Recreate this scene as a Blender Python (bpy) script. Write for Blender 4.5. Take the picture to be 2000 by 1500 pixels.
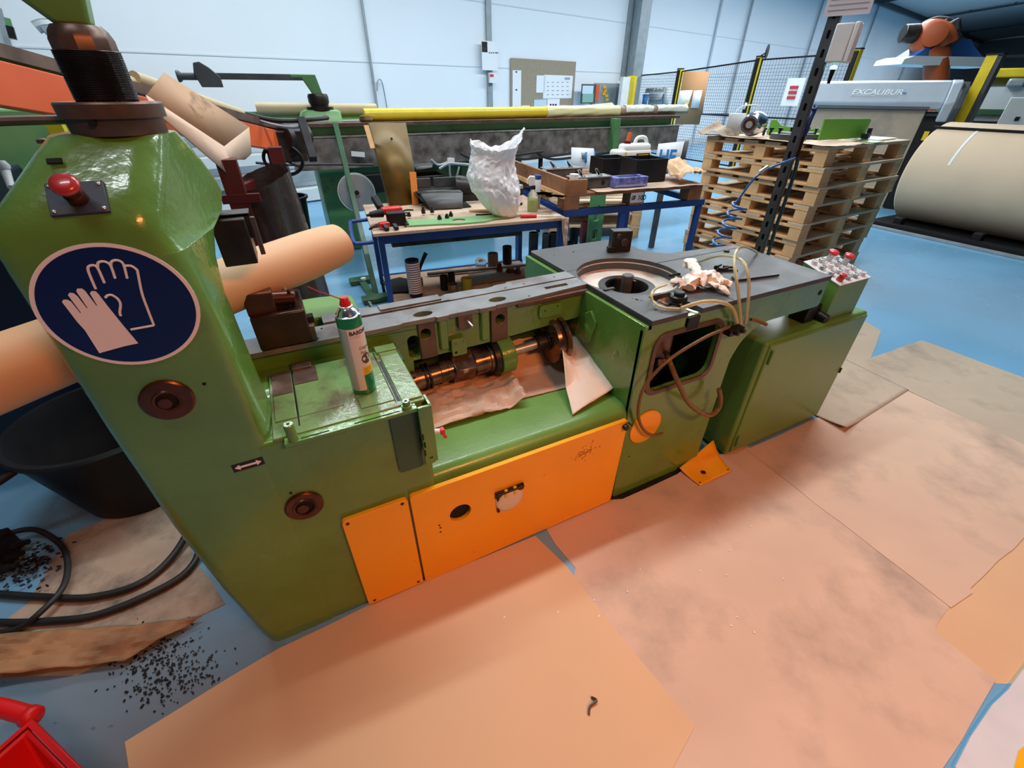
import bpy, bmesh, math, random
from mathutils import Vector, Matrix, noise
R = math.radians
random.seed(4)
for o in list(bpy.data.objects): bpy.data.objects.remove(o)
col = bpy.context.scene.collection
sc = bpy.context.scene

# ------------------------------------------------------------------ camera
F_PIX = 842.875; PITCH = R(34.145); ROLL = R(0.272); YAW = R(63.042); EYE = Vector((0, 0, 1.6))
fw = Vector((math.cos(YAW)*math.cos(PITCH), math.sin(YAW)*math.cos(PITCH), -math.sin(PITCH)))
r0 = Vector((math.sin(YAW), -math.cos(YAW), 0)); u0 = r0.cross(fw)
rt = math.cos(ROLL)*r0 + math.sin(ROLL)*u0; up = -math.sin(ROLL)*r0 + math.cos(ROLL)*u0
cd = bpy.data.cameras.new('camera'); cam = bpy.data.objects.new('camera', cd); col.objects.link(cam)
cd.sensor_width = 36; cd.lens = 36*F_PIX/2000; cd.clip_start = .02; cd.clip_end = 300
M = Matrix.Identity(4)
for i in range(3): M[i][0] = rt[i]; M[i][1] = up[i]; M[i][2] = -fw[i]; M[i][3] = EYE[i]
cam.matrix_world = M
sc.camera = cam

# ------------------------------------------------------------------ light
sc.view_settings.view_transform = 'Standard'; sc.view_settings.look = 'None'
sc.view_settings.gamma = 1; sc.view_settings.exposure = EXPO = 0.0
w = bpy.data.worlds.new('world'); sc.world = w; w.use_nodes = True
w.node_tree.nodes['Background'].inputs[0].default_value = (.72, .84, 1, 1)
w.node_tree.nodes['Background'].inputs[1].default_value = .03
def area(name, loc, target, sx, sy, energy, color, rz=None):
    l = bpy.data.lights.new(name, 'AREA'); l.shape = 'RECTANGLE'; l.size = sx; l.size_y = sy
    l.energy = energy; l.color = color
    o = bpy.data.objects.new(name, l); col.objects.link(o); o.location = loc
    if target is None: o.rotation_euler = (0, 0, rz or 0)
    else: o.rotation_euler = (Vector(target)-Vector(loc)).to_track_quat('-Z', 'Y').to_euler()
    return o
COOL = (.90, .97, 1); WARM = (1, .30, .09)
area('hall_cool_light', (2.6, 2.42, 4.6), None, 7, .16, 245, COOL, R(-4))
area('hall_cool_light', (3.5, 6.6, 4.8), None, 11, .4, 430, COOL, R(-2))
area('hall_cool_light', (13, 7.2, 4.8), None, 9, .5, 330, COOL, R(8))
area('hall_cool_light', (32, 12, 4.8), None, 14, .6, 700, COOL, R(14))  # added unseen lamp that brightens the roof and far end of the hall
area('hall_cool_light', (-.9, .35, 4.8), None, 1.3, .2, 24, COOL, 0)
area('hall_cool_light', (16, 9.0, 4.8), None, 16, .5, 560, COOL, R(14))
area('warm_work_lamp', (1.6, -2.6, 3.6), (.85, .35, .1), 1.2, .5, 33, WARM)
lamp = bpy.data.objects['warm_work_lamp']; lamp.data.spread = R(84)

# ------------------------------------------------------------------ where things stand (read off the photograph)
def ray(x, y): return fw + (x-1000)/F_PIX*rt - (y-750)/F_PIX*up
def PZ(x, y, z=0): d = ray(x, y); return EYE + d*((z-EYE.z)/d.z)          # on a horizontal level
def PY(x, y, Y): d = ray(x, y); return EYE + d*(Y/d.y)                    # on a plane parallel to the machine front
def PD(x, y, D): d = ray(x, y); return EYE + d*(D/math.hypot(d.x, d.y))   # at a distance over the floor

# ------------------------------------------------------------------ mesh helpers
class MB:
    def __init__(s): s.v = []; s.f = []
    def add(s, vs, fs):
        n = len(s.v); s.v += [Vector(v) for v in vs]; s.f += [[i+n for i in f] for f in fs]; return s
    def box(s, x0, x1, y0, y1, z0, z1):
        return s.add([(x0,y0,z0),(x1,y0,z0),(x1,y1,z0),(x0,y1,z0),(x0,y0,z1),(x1,y0,z1),(x1,y1,z1),(x0,y1,z1)],
                     [(0,3,2,1),(4,5,6,7),(0,1,5,4),(1,2,6,5),(2,3,7,6),(3,0,4,7)])
    def ob(s, c, size, rz=0, rx=0, ry=0):
        m = Matrix.Translation(c) @ Matrix.Rotation(rz,4,'Z') @ Matrix.Rotation(ry,4,'Y') @ Matrix.Rotation(rx,4,'X')
        n = len(s.v); a, b, d = [t/2 for t in size]; s.box(-a,a,-b,b,-d,d)
        for i in range(n, len(s.v)): s.v[i] = m @ s.v[i]
        return s
    def beam(s, p, q, w, h, upv=(0,0,1)):
        p = Vector(p); q = Vector(q); z = (q-p).normalized(); x = z.cross(Vector(upv))
        if x.length < 1e-4: x = Vector((1,0,0))
        x.normalize(); y = x.cross(z)
        c = [a*x*w/2+b*y*h/2 for a, b in ((-1,-1),(1,-1),(1,1),(-1,1))]
        return s.add([p+k for k in c]+[q+k for k in c], [(0,3,2,1),(4,5,6,7),(0,1,5,4),(1,2,6,5),(2,3,7,6),(3,0,4,7)])
    def cyl(s, p, q, r, r2=None, n=24, caps=True):
        return s.lathe([(r, 0), (r if r2 is None else r2, (Vector(q)-Vector(p)).length)], p, Vector(q)-Vector(p), n, caps)
    def lathe(s, prof, base, axis=(0,0,1), n=32, caps=True):
        axis = Vector(axis).normalized(); q = axis.to_track_quat('Z', 'Y') if abs(axis.z) < .9999 else Matrix.Identity(3).to_quaternion()
        if axis.z < -.9999: q = Matrix.Rotation(math.pi, 3, 'X').to_quaternion()
        b = Vector(base); vs = []; fs = []
        for r, h in prof:
            for k in range(n):
                a = 2*math.pi*k/n; vs.append(b + q @ Vector((r*math.cos(a), r*math.sin(a), h)))
        for j in range(len(prof)-1):
            for k in range(n): fs.append((j*n+k, j*n+(k+1)%n, (j+1)*n+(k+1)%n, (j+1)*n+k))
        if caps: fs.append(tuple(range(n))[::-1]); fs.append(tuple(range((len(prof)-1)*n, len(prof)*n)))
        return s.add(vs, fs)
    def prism(s, pts, a0, a1, ax='z'):
        def P(p, a): return (p[0],p[1],a) if ax == 'z' else ((p[0],a,p[1]) if ax == 'y' else (a,p[0],p[1]))
        n = len(pts); vs = [P(p,a0) for p in pts]+[P(p,a1) for p in pts]
        return s.add(vs, [tuple(range(n))[::-1], tuple(range(n,2*n))]+[(k,(k+1)%n,n+(k+1)%n,n+k) for k in range(n)])
    def plate(s, outer, holes, a0, a1, ax='z'):                      # a flat plate with real holes
        def P(p, a): return Vector((p[0],p[1],a)) if ax == 'z' else (Vector((p[0],a,p[1])) if ax == 'y' else Vector((a,p[0],p[1])))
        bm = bmesh.new(); es = []; loops = [outer]+list(holes); idx = []
        for L in loops:
            vs = [bm.verts.new((p[0],p[1],0)) for p in L]; idx.append(vs)
            for k in range(len(vs)): es.append(bm.edges.new((vs[k], vs[(k+1)%len(vs)])))
        bm.verts.index_update()
        r = bmesh.ops.triangle_fill(bm, use_beauty=True, edges=es, use_dissolve=False)
        vs2 = [v.co.xy for v in bm.verts]; fs = [[v.index for v in f.verts] for f in bm.faces]; N = len(vs2)
        bot = [P(p,a0) for p in vs2]; top = [P(p,a1) for p in vs2]
        F = [f[::-1] for f in fs]+[[i+N for i in f] for f in fs]; o = 0
        for L in loops:
            m = len(L)
            for k in range(m): F.append([o+k, o+(k+1)%m, N+o+(k+1)%m, N+o+k])
            o += m
        bm.free(); return s.add(bot+top, F)
    def loft(s, rings, caps=True):
        n = len(rings[0]); vs = [p for r in rings for p in r]; fs = []
        for j in range(len(rings)-1):
            for k in range(n): fs.append((j*n+k, j*n+(k+1)%n, (j+1)*n+(k+1)%n, (j+1)*n+k))
        if caps: fs.append(tuple(range(n))[::-1]); fs.append(tuple(range((len(rings)-1)*n, len(rings)*n)))
        return s.add(vs, fs)
    def tube(s, pts, r, n=8, sub=6, caps=True, closed=False):
        P = [Vector(p) for p in pts]; Q = []
        if sub > 1 and len(P) > 2:
            m = len(P); rng = m if closed else m-1
            for i in range(rng):
                p0 = P[(i-1)%m] if closed or i > 0 else P[0]; p1 = P[i]; p2 = P[(i+1)%m]
                p3 = P[(i+2)%m] if closed or i < m-2 else P[-1]
                for k in range(sub):
                    t = k/sub; Q.append(.5*((2*p1)+(p2-p0)*t+(2*p0-5*p1+4*p2-p3)*t*t+(3*p1-p0-3*p2+p3)*t**3))
            if not closed: Q.append(P[-1])
        else: Q = P
        rings = []; prev = None
        for i, p in enumerate(Q):
            if closed: d = Q[(i+1)%len(Q)]-Q[i-1]
            else: d = Q[min(i+1,len(Q)-1)]-Q[max(i-1,0)]
            d.normalize()
            if prev is None: x = d.orthogonal().normalized()
            else: x = (prev-d*prev.dot(d)).normalized()
            prev = x; y = d.cross(x); rr = r(i/(len(Q)-1)) if callable(r) else r
            rings.append([p+rr*(math.cos(2*math.pi*k/n)*x+math.sin(2*math.pi*k/n)*y) for k in range(n)])
        if closed: rings.append(rings[0]); caps = False
        return s.loft(rings, caps)
    def grid(s, fn, nu, nv):
        vs = [fn(i/nu, j/nv) for i in range(nu+1) for j in range(nv+1)]
        return s.add(vs, [(i*(nv+1)+j, (i+1)*(nv+1)+j, (i+1)*(nv+1)+j+1, i*(nv+1)+j+1) for i in range(nu) for j in range(nv)])
    def build(s, name, m, parent=None, bevel=0, seg=2, smooth=38, solid=0, label=None, subsurf=0, rec=True):
        bm = bmesh.new(); vs = [bm.verts.new(v) for v in s.v]
        for f in s.f:
            try: bm.faces.new([vs[i] for i in f])
            except ValueError: pass
        bmesh.ops.remove_doubles(bm, verts=bm.verts, dist=1e-6)
        if rec: bmesh.ops.recalc_face_normals(bm, faces=bm.faces)
        if parent is not None: bm.transform(wm(parent).inverted())
        me = bpy.data.meshes.new(name)
        o = bpy.data.objects.new(name, me); col.objects.link(o)
        if parent is None:
            xs = [v.co for v in bm.verts]; c = Vector(((min(v.x for v in xs)+max(v.x for v in xs))/2, (min(v.y for v in xs)+max(v.y for v in xs))/2, min(v.z for v in xs)))
            bm.transform(Matrix.Translation(-c)); o.location = c
        else: o.parent = parent
        bm.to_mesh(me); bm.free(); me.materials.append(m)
        for p in me.polygons: p.use_smooth = True
        me.set_sharp_from_angle(angle=R(smooth))
        if solid: k = o.modifiers.new('thickness', 'SOLIDIFY'); k.thickness = solid; k.offset = 0
        if bevel:
            k = o.modifiers.new('bevel', 'BEVEL'); k.width = bevel; k.segments = seg; k.limit_method = 'ANGLE'; k.angle_limit = R(35); k.harden_normals = False
        if subsurf: k = o.modifiers.new('smooth', 'SUBSURF'); k.levels = k.render_levels = subsurf
        if label: o['label'] = label
        return o
def wm(o):
    m = Matrix.Translation(o.location) @ o.rotation_euler.to_matrix().to_4x4()
    return wm(o.parent) @ m if o.parent else m
def tag(o, label=None, cat=None, group=None, kind=None):
    if label: o['label'] = label
    if cat: o['category'] = cat
    if group: o['group'] = group
    if kind: o['kind'] = kind
    return o
def thing(name, loc, label, cat, rz=0, group=None):
    o = bpy.data.objects.new(name, None); col.objects.link(o); o.location = loc; o.rotation_euler = (0,0,rz); o.empty_display_size = .05
    return tag(o, label, cat, group)
def kids(o): return [c for c in bpy.data.objects if c.parent == o]
def copy_tree(o, parent=None):
    c = o.copy(); col.objects.link(c); c.parent = parent
    for ch in kids(o): copy_tree(ch, c)
    return c
def rrect(x0, x1, y0, y1, r, n=5):
    out = []
    for cx, cy, a in ((x1-r,y1-r,0),(x0+r,y1-r,90),(x0+r,y0+r,180),(x1-r,y0+r,270)):
        for k in range(n+1): t = R(a+90*k/n); out.append((cx+r*math.cos(t), cy+r*math.sin(t)))
    return out
def circ(cx, cy, r, n=28, ry=None): return [(cx+r*math.cos(2*math.pi*k/n), cy+(ry or r)*math.sin(2*math.pi*k/n)) for k in range(n)]
def poly_round(pts, r, n=4):
    out = []; m = len(pts)
    for i in range(m):
        p = Vector(pts[i]); a = Vector(pts[i-1])-p; b = Vector(pts[(i+1)%m])-p
        rr = min(r, a.length*.45, b.length*.45); A = p+a.normalized()*rr; B = p+b.normalized()*rr
        for k in range(n+1): t = k/n; q = (1-t)**2*A+2*t*(1-t)*p+t*t*B; out.append((q.x,q.y))
    return out
def text(s_, name, m, parent, size, origin, ux, uy, cx=False, ext=.0004, bend=None, sx=1, shear=0, bold=0):
    cu = bpy.data.curves.new(name, 'FONT'); cu.body = s_; cu.size = size; cu.extrude = ext; cu.shear = shear; cu.offset = bold
    if cx: cu.align_x = 'CENTER'
    t = bpy.data.objects.new('tmp', cu); col.objects.link(t)
    me = bpy.data.meshes.new_from_object(t.evaluated_get(bpy.context.evaluated_depsgraph_get()))
    bpy.data.objects.remove(t); ux = Vector(ux).normalized(); uy = Vector(uy).normalized(); uz = ux.cross(uy); O = Vector(origin)
    inv = wm(parent).inverted() if parent else Matrix.Identity(4)
    for v in me.vertices:
        x, y, z = v.co; x *= sx
        v.co = inv @ (bend(x,y,z) if bend else O+ux*x+uy*y+uz*z)
    o = bpy.data.objects.new(name, me); col.objects.link(o); o.parent = parent; me.materials.clear(); me.materials.append(m)
    return o

# ------------------------------------------------------------------ materials
def mat(name, c, rough=.5, metal=0, var=0, vs=6, c2=None, bump=0, bs=60, coat=0, spec=.5, trans=0, alpha=1, emit=0, stain=None, ss=3, st=.55, sw=.12, aniso=False, ior=1.45):
    m = bpy.data.materials.new(name); m.use_nodes = True; nt = m.node_tree; N = nt.nodes; Lk = nt.links
    b = N['Principled BSDF']; c = tuple(c)+(1,)
    b.inputs['Base Color'].default_value = c; b.inputs['Roughness'].default_value = rough; b.inputs['Metallic'].default_value = metal
    b.inputs['Specular IOR Level'].default_value = spec; b.inputs['Coat Weight'].default_value = coat; b.inputs['Coat Roughness'].default_value = .08
    b.inputs['Transmission Weight'].default_value = trans; b.inputs['Alpha'].default_value = alpha; b.inputs['IOR'].default_value = ior
    if emit: b.inputs['Emission Color'].default_value = c; b.inputs['Emission Strength'].default_value = emit
    tc = N.new('ShaderNodeTexCoord'); src = None
    if var or c2:
        n = N.new('ShaderNodeTexNoise'); n.inputs['Scale'].default_value = vs; n.inputs['Detail'].default_value = 6; Lk.new(tc.outputs['Object'], n.inputs['Vector'])
        rp = N.new('ShaderNodeValToRGB'); Lk.new(n.outputs['Fac'], rp.inputs[0])
        rp.color_ramp.elements[0].position = .3; rp.color_ramp.elements[1].position = .7
        lo = tuple(k*(1-var) for k in c[:3])+(1,); hi = tuple(min(1,k*(1+var)) for k in (c2 or c[:3])[:3])+(1,)
        rp.color_ramp.elements[0].color = lo; rp.color_ramp.elements[1].color = hi; src = rp.outputs[0]
        n2 = N.new('ShaderNodeMapRange'); Lk.new(n.outputs['Fac'], n2.inputs[0]); n2.inputs['From Min'].default_value = .3; n2.inputs['From Max'].default_value = .7
        n2.inputs['To Min'].default_value = max(0, rough-.08); n2.inputs['To Max'].default_value = min(1, rough+.08); Lk.new(n2.outputs[0], b.inputs['Roughness'])
    if stain:
        n = N.new('ShaderNodeTexNoise'); n.inputs['Scale'].default_value = ss; n.inputs['Detail'].default_value = 9; n.inputs['Roughness'].default_value = .62; Lk.new(tc.outputs['Object'], n.inputs['Vector'])
        rp = N.new('ShaderNodeValToRGB'); Lk.new(n.outputs['Fac'], rp.inputs[0]); rp.color_ramp.elements[0].position = st; rp.color_ramp.elements[1].position = st+sw
        rp.color_ramp.elements[0].color = (0,0,0,1); k = stain[3] if len(stain) > 3 else 1; rp.color_ramp.elements[1].color = (k,k,k,1)
        mx = N.new('ShaderNodeMix'); mx.data_type = 'RGBA'; Lk.new(rp.outputs[0], mx.inputs['Factor'])
        if src: Lk.new(src, mx.inputs[6])
        else: mx.inputs[6].default_value = c
        mx.inputs[7].default_value = tuple(stain[:3])+(1,); src = mx.outputs[2]
    if src: Lk.new(src, b.inputs['Base Color'])
    if bump:
        n = N.new('ShaderNodeTexNoise'); n.inputs['Scale'].default_value = bs; n.inputs['Detail'].default_value = 3; Lk.new(tc.outputs['Object'], n.inputs['Vector'])
        bp = N.new('ShaderNodeBump'); bp.inputs['Strength'].default_value = bump; bp.inputs['Distance'].default_value = .01; Lk.new(n.outputs['Fac'], bp.inputs['Height']); Lk.new(bp.outputs[0], b.inputs['Normal'])
        if coat: Lk.new(bp.outputs[0], b.inputs['Coat Normal'])
    return m
GREEN = (.115, .265, .045)
m_green = mat('green_enamel', GREEN, .22, var=.12, vs=5, bump=.16, bs=38, coat=.5, stain=(.06,.05,.02,.45), ss=4, st=.6, sw=.2)
m_green2 = mat('green_enamel_smooth', (.13,.28,.055), .32, var=.1, vs=4, bump=.05, bs=60, coat=.12, stain=(.06,.06,.03,.4), ss=3, st=.62, sw=.2)
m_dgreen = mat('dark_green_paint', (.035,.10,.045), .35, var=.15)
m_greenworn = mat('worn_green_top', (.16,.27,.09), .32, var=.2, vs=8, bump=.12, bs=45, coat=.3, stain=(.11,.085,.05,.9), ss=7, st=.50, sw=.16)
m_greenbg = mat('hall_machine_green', (.09,.24,.09), .4, var=.12, stain=(.03,.05,.03,.6), ss=5, st=.58)
m_lgreen = mat('light_green_paint', (.20,.42,.17), .35, var=.08)
m_orange = mat('orange_panel_paint', (.92,.42,.008), .38, var=.05, vs=4, bump=.03, bs=90, coat=.15, stain=(.22,.08,.02,.8), ss=9, st=.66, sw=.08)
m_redor = mat('red_orange_paint', (.75,.12,.03), .4, var=.05)
m_steel = mat('ground_steel', (.075,.075,.074), .5, .3, var=.22, vs=9, bump=.02, bs=200, stain=(.13,.11,.10,.8), ss=6, st=.52, sw=.2)
m_rail = mat('ground_rail_steel', (.20,.20,.195), .42, .4, var=.25, vs=10, stain=(.12,.085,.07,.8), ss=7, st=.54, sw=.15)
m_steelb = mat('bright_steel', (.62,.62,.61), .30, .8, var=.12, vs=14, stain=(.25,.2,.16,.7), ss=10, st=.6)
m_chrome = mat('polished_steel', (.75,.75,.76), .14, 1, var=.1, vs=10)
m_oily = mat('oily_brown_steel', (.10,.065,.045), .24, .75, var=.45, vs=16, c2=(.24,.15,.10))
m_brown = mat('brown_bushing', (.10,.035,.018), .30, .55, var=.3, vs=20)
m_darkm = mat('dark_machined_metal', (.035,.030,.028), .38, .6, var=.4, vs=12)
m_brownpl = mat('brown_machined_cast_iron', (.15,.095,.07), .42, .5, var=.3, vs=14, stain=(.05,.07,.02,.6), ss=9, st=.58)
m_black = mat('black_plastic', (.009,.009,.010), .5, var=.2, spec=.3)
m_blackg = mat('black_gloss', (.010,.010,.012), .22)
m_rubber = mat('black_rubber_hose', (.018,.016,.015), .5, var=.3)
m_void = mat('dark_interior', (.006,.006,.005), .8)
m_kraft = mat('kraft_paper', (.61,.43,.31), .72, var=.07, vs=3, bump=.06, bs=30, stain=(.27,.21,.17,.75), ss=2.4, st=.50, sw=.26)
m_kraftd = mat('dirty_kraft_paper', (.42,.31,.22), .75, var=.15, vs=4, bump=.04, bs=40, stain=(.08,.07,.06,.85), ss=3.4, st=.46, sw=.2)
m_kraftg = mat('greyed_kraft_paper', (.47,.37,.27), .75, var=.08, vs=3, stain=(.2,.17,.14,.7), ss=3, st=.5, sw=.25)
m_kraftn = mat('fresh_kraft_paper', (.64,.41,.23), .65, var=.05, vs=2, bump=.02, bs=30)
m_krafttube = mat('kraft_tube_paper', (.72,.43,.22), .55, var=.04, vs=2)
m_paperw = mat('pale_paper', (.80,.69,.58), .7, var=.05, vs=6, stain=(.28,.24,.22,.8), ss=7, st=.66, sw=.08)
m_white = mat('white_paint', (.78,.78,.76), .45, var=.04)
m_whitep = mat('white_paper', (.82,.83,.85), .8)
m_wood = mat('pallet_wood', (.74,.43,.20), .75, var=.22, vs=5, bump=.08, bs=30, stain=(.25,.14,.07,.6), ss=6, st=.58)
m_woodd = mat('dark_stained_wood', (.30,.13,.055), .7, var=.3, vs=6, bump=.08, bs=30, stain=(.08,.04,.02,.7), ss=5, st=.52)
m_wood2 = mat('weathered_pallet_wood', (.62,.46,.30), .8, var=.2, vs=5, bump=.08, bs=30)
m_mdf = mat('worn_bench_board', (.50,.36,.25), .6, var=.12, vs=5, stain=(.16,.10,.07,.8), ss=4, st=.52, sw=.2)
m_blue = mat('blue_frame_paint', (.015,.05,.22), .35, var=.1)
m_navy = mat('sign_blue', (.004,.014,.10), .38)
m_signw = mat('sign_white', (.88,.85,.83), .5)
m_red = mat('red_plastic', (.62,.02,.02), .3, coat=.3)
m_redm = mat('red_mushroom_plastic', (.45,.03,.03), .25, coat=.5)
m_yellow = mat('yellow_paint', (.78,.58,.02), .4, var=.1)
m_yfilm = mat('yellow_roll_film', (.80,.60,.03), .3, var=.05, coat=.3)
m_pyell = mat('pale_yellow_plastic_wrap', (.86,.78,.42), .25, bump=.25, bs=25, coat=.4)
m_wrapw = mat('crinkled_white_wrap', (.82,.83,.72), .35, bump=.3, bs=30)
m_tanp = mat('tan_roll', (.52,.43,.26), .55, var=.1)
m_dred = mat('dark_red_paint', (.085,.012,.012), .38, var=.2)
m_clear = mat('yellowed_clear_hose', (.82,.74,.42), .12, trans=.55, ior=1.35)
m_amber = mat('oily_amber_hose', (.26,.15,.05), .16, trans=.35, ior=1.35)
m_latex = mat('latex_glove_skin', (.92,.80,.68), .45, var=.06)
m_bagw = mat('white_translucent_plastic', (.95,.96,.98), .20, trans=.06, bump=.8, bs=14, coat=.3, ior=1.15)
m_bagb = mat('black_bin_liner', (.05,.045,.045), .2, bump=.5, bs=14, coat=.6)
m_gold = mat('bronze_channel', (.13,.075,.012), .42, .4, var=.3, vs=4)
m_pvc = mat('white_canister_plastic', (.80,.80,.77), .4)
m_label = mat('label_yellow', (.85,.55,.02), .5)
m_can_g = mat('can_green', (.01,.22,.07), .25, coat=.5)
m_can_w = mat('can_white', (.74,.70,.67), .3, coat=.5)
m_can_gr = mat('can_grey', (.42,.46,.47), .3, coat=.5)
m_ink = mat('black_ink', (.012,.012,.014), .5)
m_inkg = mat('green_ink', (.12,.25,.13), .5)
m_inkb = mat('blue_print', (.04,.25,.62), .5)
m_inkr = mat('red_print', (.55,.04,.05), .5)
m_inkgr = mat('grey_print', (.35,.36,.38), .6)
m_beam = mat('grimy_steel_beam', (.12,.11,.10), .5, .4, var=.35, vs=9, c2=(.22,.20,.18), stain=(.5,.48,.46,.6), ss=7, st=.66, sw=.05)
m_grey = mat('machine_grey', (.42,.47,.52), .35, var=.03)
m_lgrey = mat('light_grey_paint', (.62,.65,.66), .45)
m_dgrey = mat('dark_grey_metal', (.06,.065,.07), .5, var=.2)
m_galv = mat('galvanised_steel', (.33,.37,.39), .5, .4, var=.12)
m_robot = mat('robot_rust_orange', (.30,.06,.015), .4)
m_cork = mat('cork_board', (.33,.27,.19), .85, var=.12, vs=30)
m_cork2 = mat('brown_board', (.42,.22,.10), .85)
m_rollk = mat('big_roll_kraft', (.66,.49,.33), .6, var=.05, vs=2)
m_bluehose = mat('blue_coil_hose', (.02,.13,.42), .25, coat=.4)
m_glass = mat('clear_bottle_plastic', (.85,.9,.9), .1, trans=.85, ior=1.3)
m_yliq = mat('yellow_green_liquid', (.55,.70,.01), .15, trans=.2, ior=1.33)
m_nitr = mat('blue_printed_carton', (.05,.08,.30), .45, var=.3, vs=30, c2=(.2,.2,.5))
m_redbin = mat('red_bin_plastic', (.72,.008,.008), .4)
m_cloth = mat('white_work_glove_cloth', (.70,.70,.68), .85, bump=.4, bs=60)
m_glow = mat('green_signal_glow', (.25,1,.5), .4, emit=3)
m_cream = mat('cream_ring_well', (.70,.61,.52), .45, var=.1, vs=10, stain=(.30,.18,.14,.7), ss=8, st=.55, sw=.15)
# ================================================================== the setting
def floor_mat():
    m = mat('blue_floor_coating', (.15,.36,.55), .30, var=.06, vs=1.2, bump=.02, bs=15, coat=.25)
    nt = m.node_tree; N = nt.nodes; Lk = nt.links; b = N['Principled BSDF']; base = b.inputs['Base Color'].links[0].from_socket
    g = N.new('ShaderNodeNewGeometry')
    # worn grey patch by the chips bin: distance from its middle, broken up by noise
    sub = N.new('ShaderNodeVectorMath'); sub.operation = 'DISTANCE'; Lk.new(g.outputs['Position'], sub.inputs[0]); sub.inputs[1].default_value = (-.95, .95, 0)
    n = N.new('ShaderNodeTexNoise'); n.inputs['Scale'].default_value = 3; n.inputs['Detail'].default_value = 8; Lk.new(g.outputs['Position'], n.inputs['Vector'])
    ad = N.new('ShaderNodeMath'); ad.operation = 'MULTIPLY_ADD'; Lk.new(n.outputs['Fac'], ad.inputs[0]); ad.inputs[1].default_value = .9; Lk.new(sub.outputs['Value'], ad.inputs[2])
    mr = N.new('ShaderNodeMapRange'); Lk.new(ad.outputs[0], mr.inputs[0]); mr.inputs['From Min'].default_value = 1.35; mr.inputs['From Max'].default_value = .75; mr.inputs['To Max'].default_value = .85
    mx = N.new('ShaderNodeMix'); mx.data_type = 'RGBA'; Lk.new(mr.outputs[0], mx.inputs['Factor']); Lk.new(base, mx.inputs[6]); mx.inputs[7].default_value = (.17,.20,.22,1)
    n2 = N.new('ShaderNodeTexNoise'); n2.inputs['Scale'].default_value = 45; n2.inputs['Detail'].default_value = 5; Lk.new(g.outputs['Position'], n2.inputs['Vector'])
    rp = N.new('ShaderNodeValToRGB'); Lk.new(n2.outputs['Fac'], rp.inputs[0]); rp.color_ramp.elements[0].position = .68; rp.color_ramp.elements[1].position = .74
    mx2 = N.new('ShaderNodeMix'); mx2.data_type = 'RGBA'; Lk.new(rp.outputs[0], mx2.inputs['Factor']); Lk.new(mx.outputs[2], mx2.inputs[6]); mx2.inputs[7].default_value = (.08,.12,.16,1)
    Lk.new(mx2.outputs[2], b.inputs['Base Color']); return m
def struct(o): o['kind'] = 'structure'; return o
struct(MB().add([(-12,-6,0),(70,-6,0),(70,36,0),(-12,36,0)], [(0,1,2,3)]).build('floor', floor_mat()))
WA = R(14); wu = Vector((math.cos(WA), math.sin(WA), 0)); wn = Vector((-math.sin(WA), math.cos(WA), 0)); WD = 9.5; EAVE = 5.35
def W(s, z, off=0): return wn*(WD-off) + wu*s + Vector((0,0,z))
def PW(x, y, off=.03):
    d = ray(x, y); p = EYE + d*((WD-off)/d.dot(wn)); return p
m_wall = mat('white_sandwich_panel', (.80,.84,.88), .45, var=.02, vs=.6)
struct(MB().add([W(-12,0),W(62,0),W(62,EAVE),W(-12,EAVE),W(-12,0,-.2),W(62,0,-.2),W(62,EAVE,-.2),W(-12,EAVE,-.2)], [(0,1,2,3),(4,7,6,5),(0,4,5,1),(3,2,6,7),(0,3,7,4),(1,5,6,2)]).build('wall_back', m_wall))
m_end = mat('hall_end_cladding', (.55,.60,.63), .6)
struct(MB().add([W(62,0,-.2),W(62,0,60),W(62,8,60),W(62,EAVE,-.2)], [(0,1,2,3)]).build('wall_right', m_end, solid=.1))
struct(MB().add([W(-12,0,-.2),W(-12,0,12),W(-12,7,12),W(-12,EAVE,-.2)], [(0,1,2,3)]).build('wall_left', m_wall, solid=.1))
m_roof = mat('grey_roof_sheet', (.72,.78,.80), .6, var=.05)
struct(MB().add([W(-12,EAVE+.02,-.2),W(62,EAVE+.02,-.2),W(62,EAVE+1.8,18),W(-12,EAVE+1.8,18)], [(0,1,2,3)]).build('ceiling', m_roof, solid=.08))
for z in (2.05, 3.15): struct(MB().beam(W(-12,z,.005), W(62,z,.005), .012, .02).build('trim_%d' % (1 if z < 3 else 2), mat('panel_joint', (.66,.71,.76), .6)))
struct(MB().beam(W(-12,EAVE-.08,.1), W(62,EAVE-.08,.1), .16, .16).build('trim_3', m_dgrey))
struct(MB().beam(W(-12,.1,.02), W(62,.1,.02), .04, .2).build('baseboard_back', m_lgrey))
# roof trusses
for i, s in enumerate((13, 19, 25, 32, 41, 52)):
    t = thing('roof_truss', W(s, EAVE, .3), 'steel lattice roof truss, %s from the yellow guard post' % ('nearest','second','third','fourth','fifth','farthest')[i], 'roof truss', 0, 'roof trusses')
    MB().beam(W(s,EAVE-.05,.2), W(s,EAVE+.9,11), .08, .1).build('lower_chord', m_dgrey, t)
    MB().beam(W(s,EAVE+.5,.2), W(s,EAVE+1.5,11), .08, .1).build('upper_chord', m_dgrey, t)
    for k in range(6): MB().beam(W(s,EAVE-.05+.09*1.8*k,.2+1.8*k), W(s,EAVE+.6+.09*1.8*(k+.5),.2+1.8*(k+.5)), .05, .05).build('brace', m_dgrey, t)
    if i < 5: MB().cyl(W(s,0,.08), W(s,EAVE,.08), .04, n=10).build('downpipe', m_galv, t)
for k, (a, b) in enumerate((((12.5,EAVE+.75,4.5),(62,EAVE+.75,4.5)), ((12.5,EAVE+.35,2.2),(62,EAVE+.35,2.2)))):
    tag(MB().beam(W(*a), W(*b), .08, .12).build('roof_purlin', m_dgrey), 'long dark roof purlin running along the hall, %s the wall' % ('farther from','nearer to')[k], 'roof beam')

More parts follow.
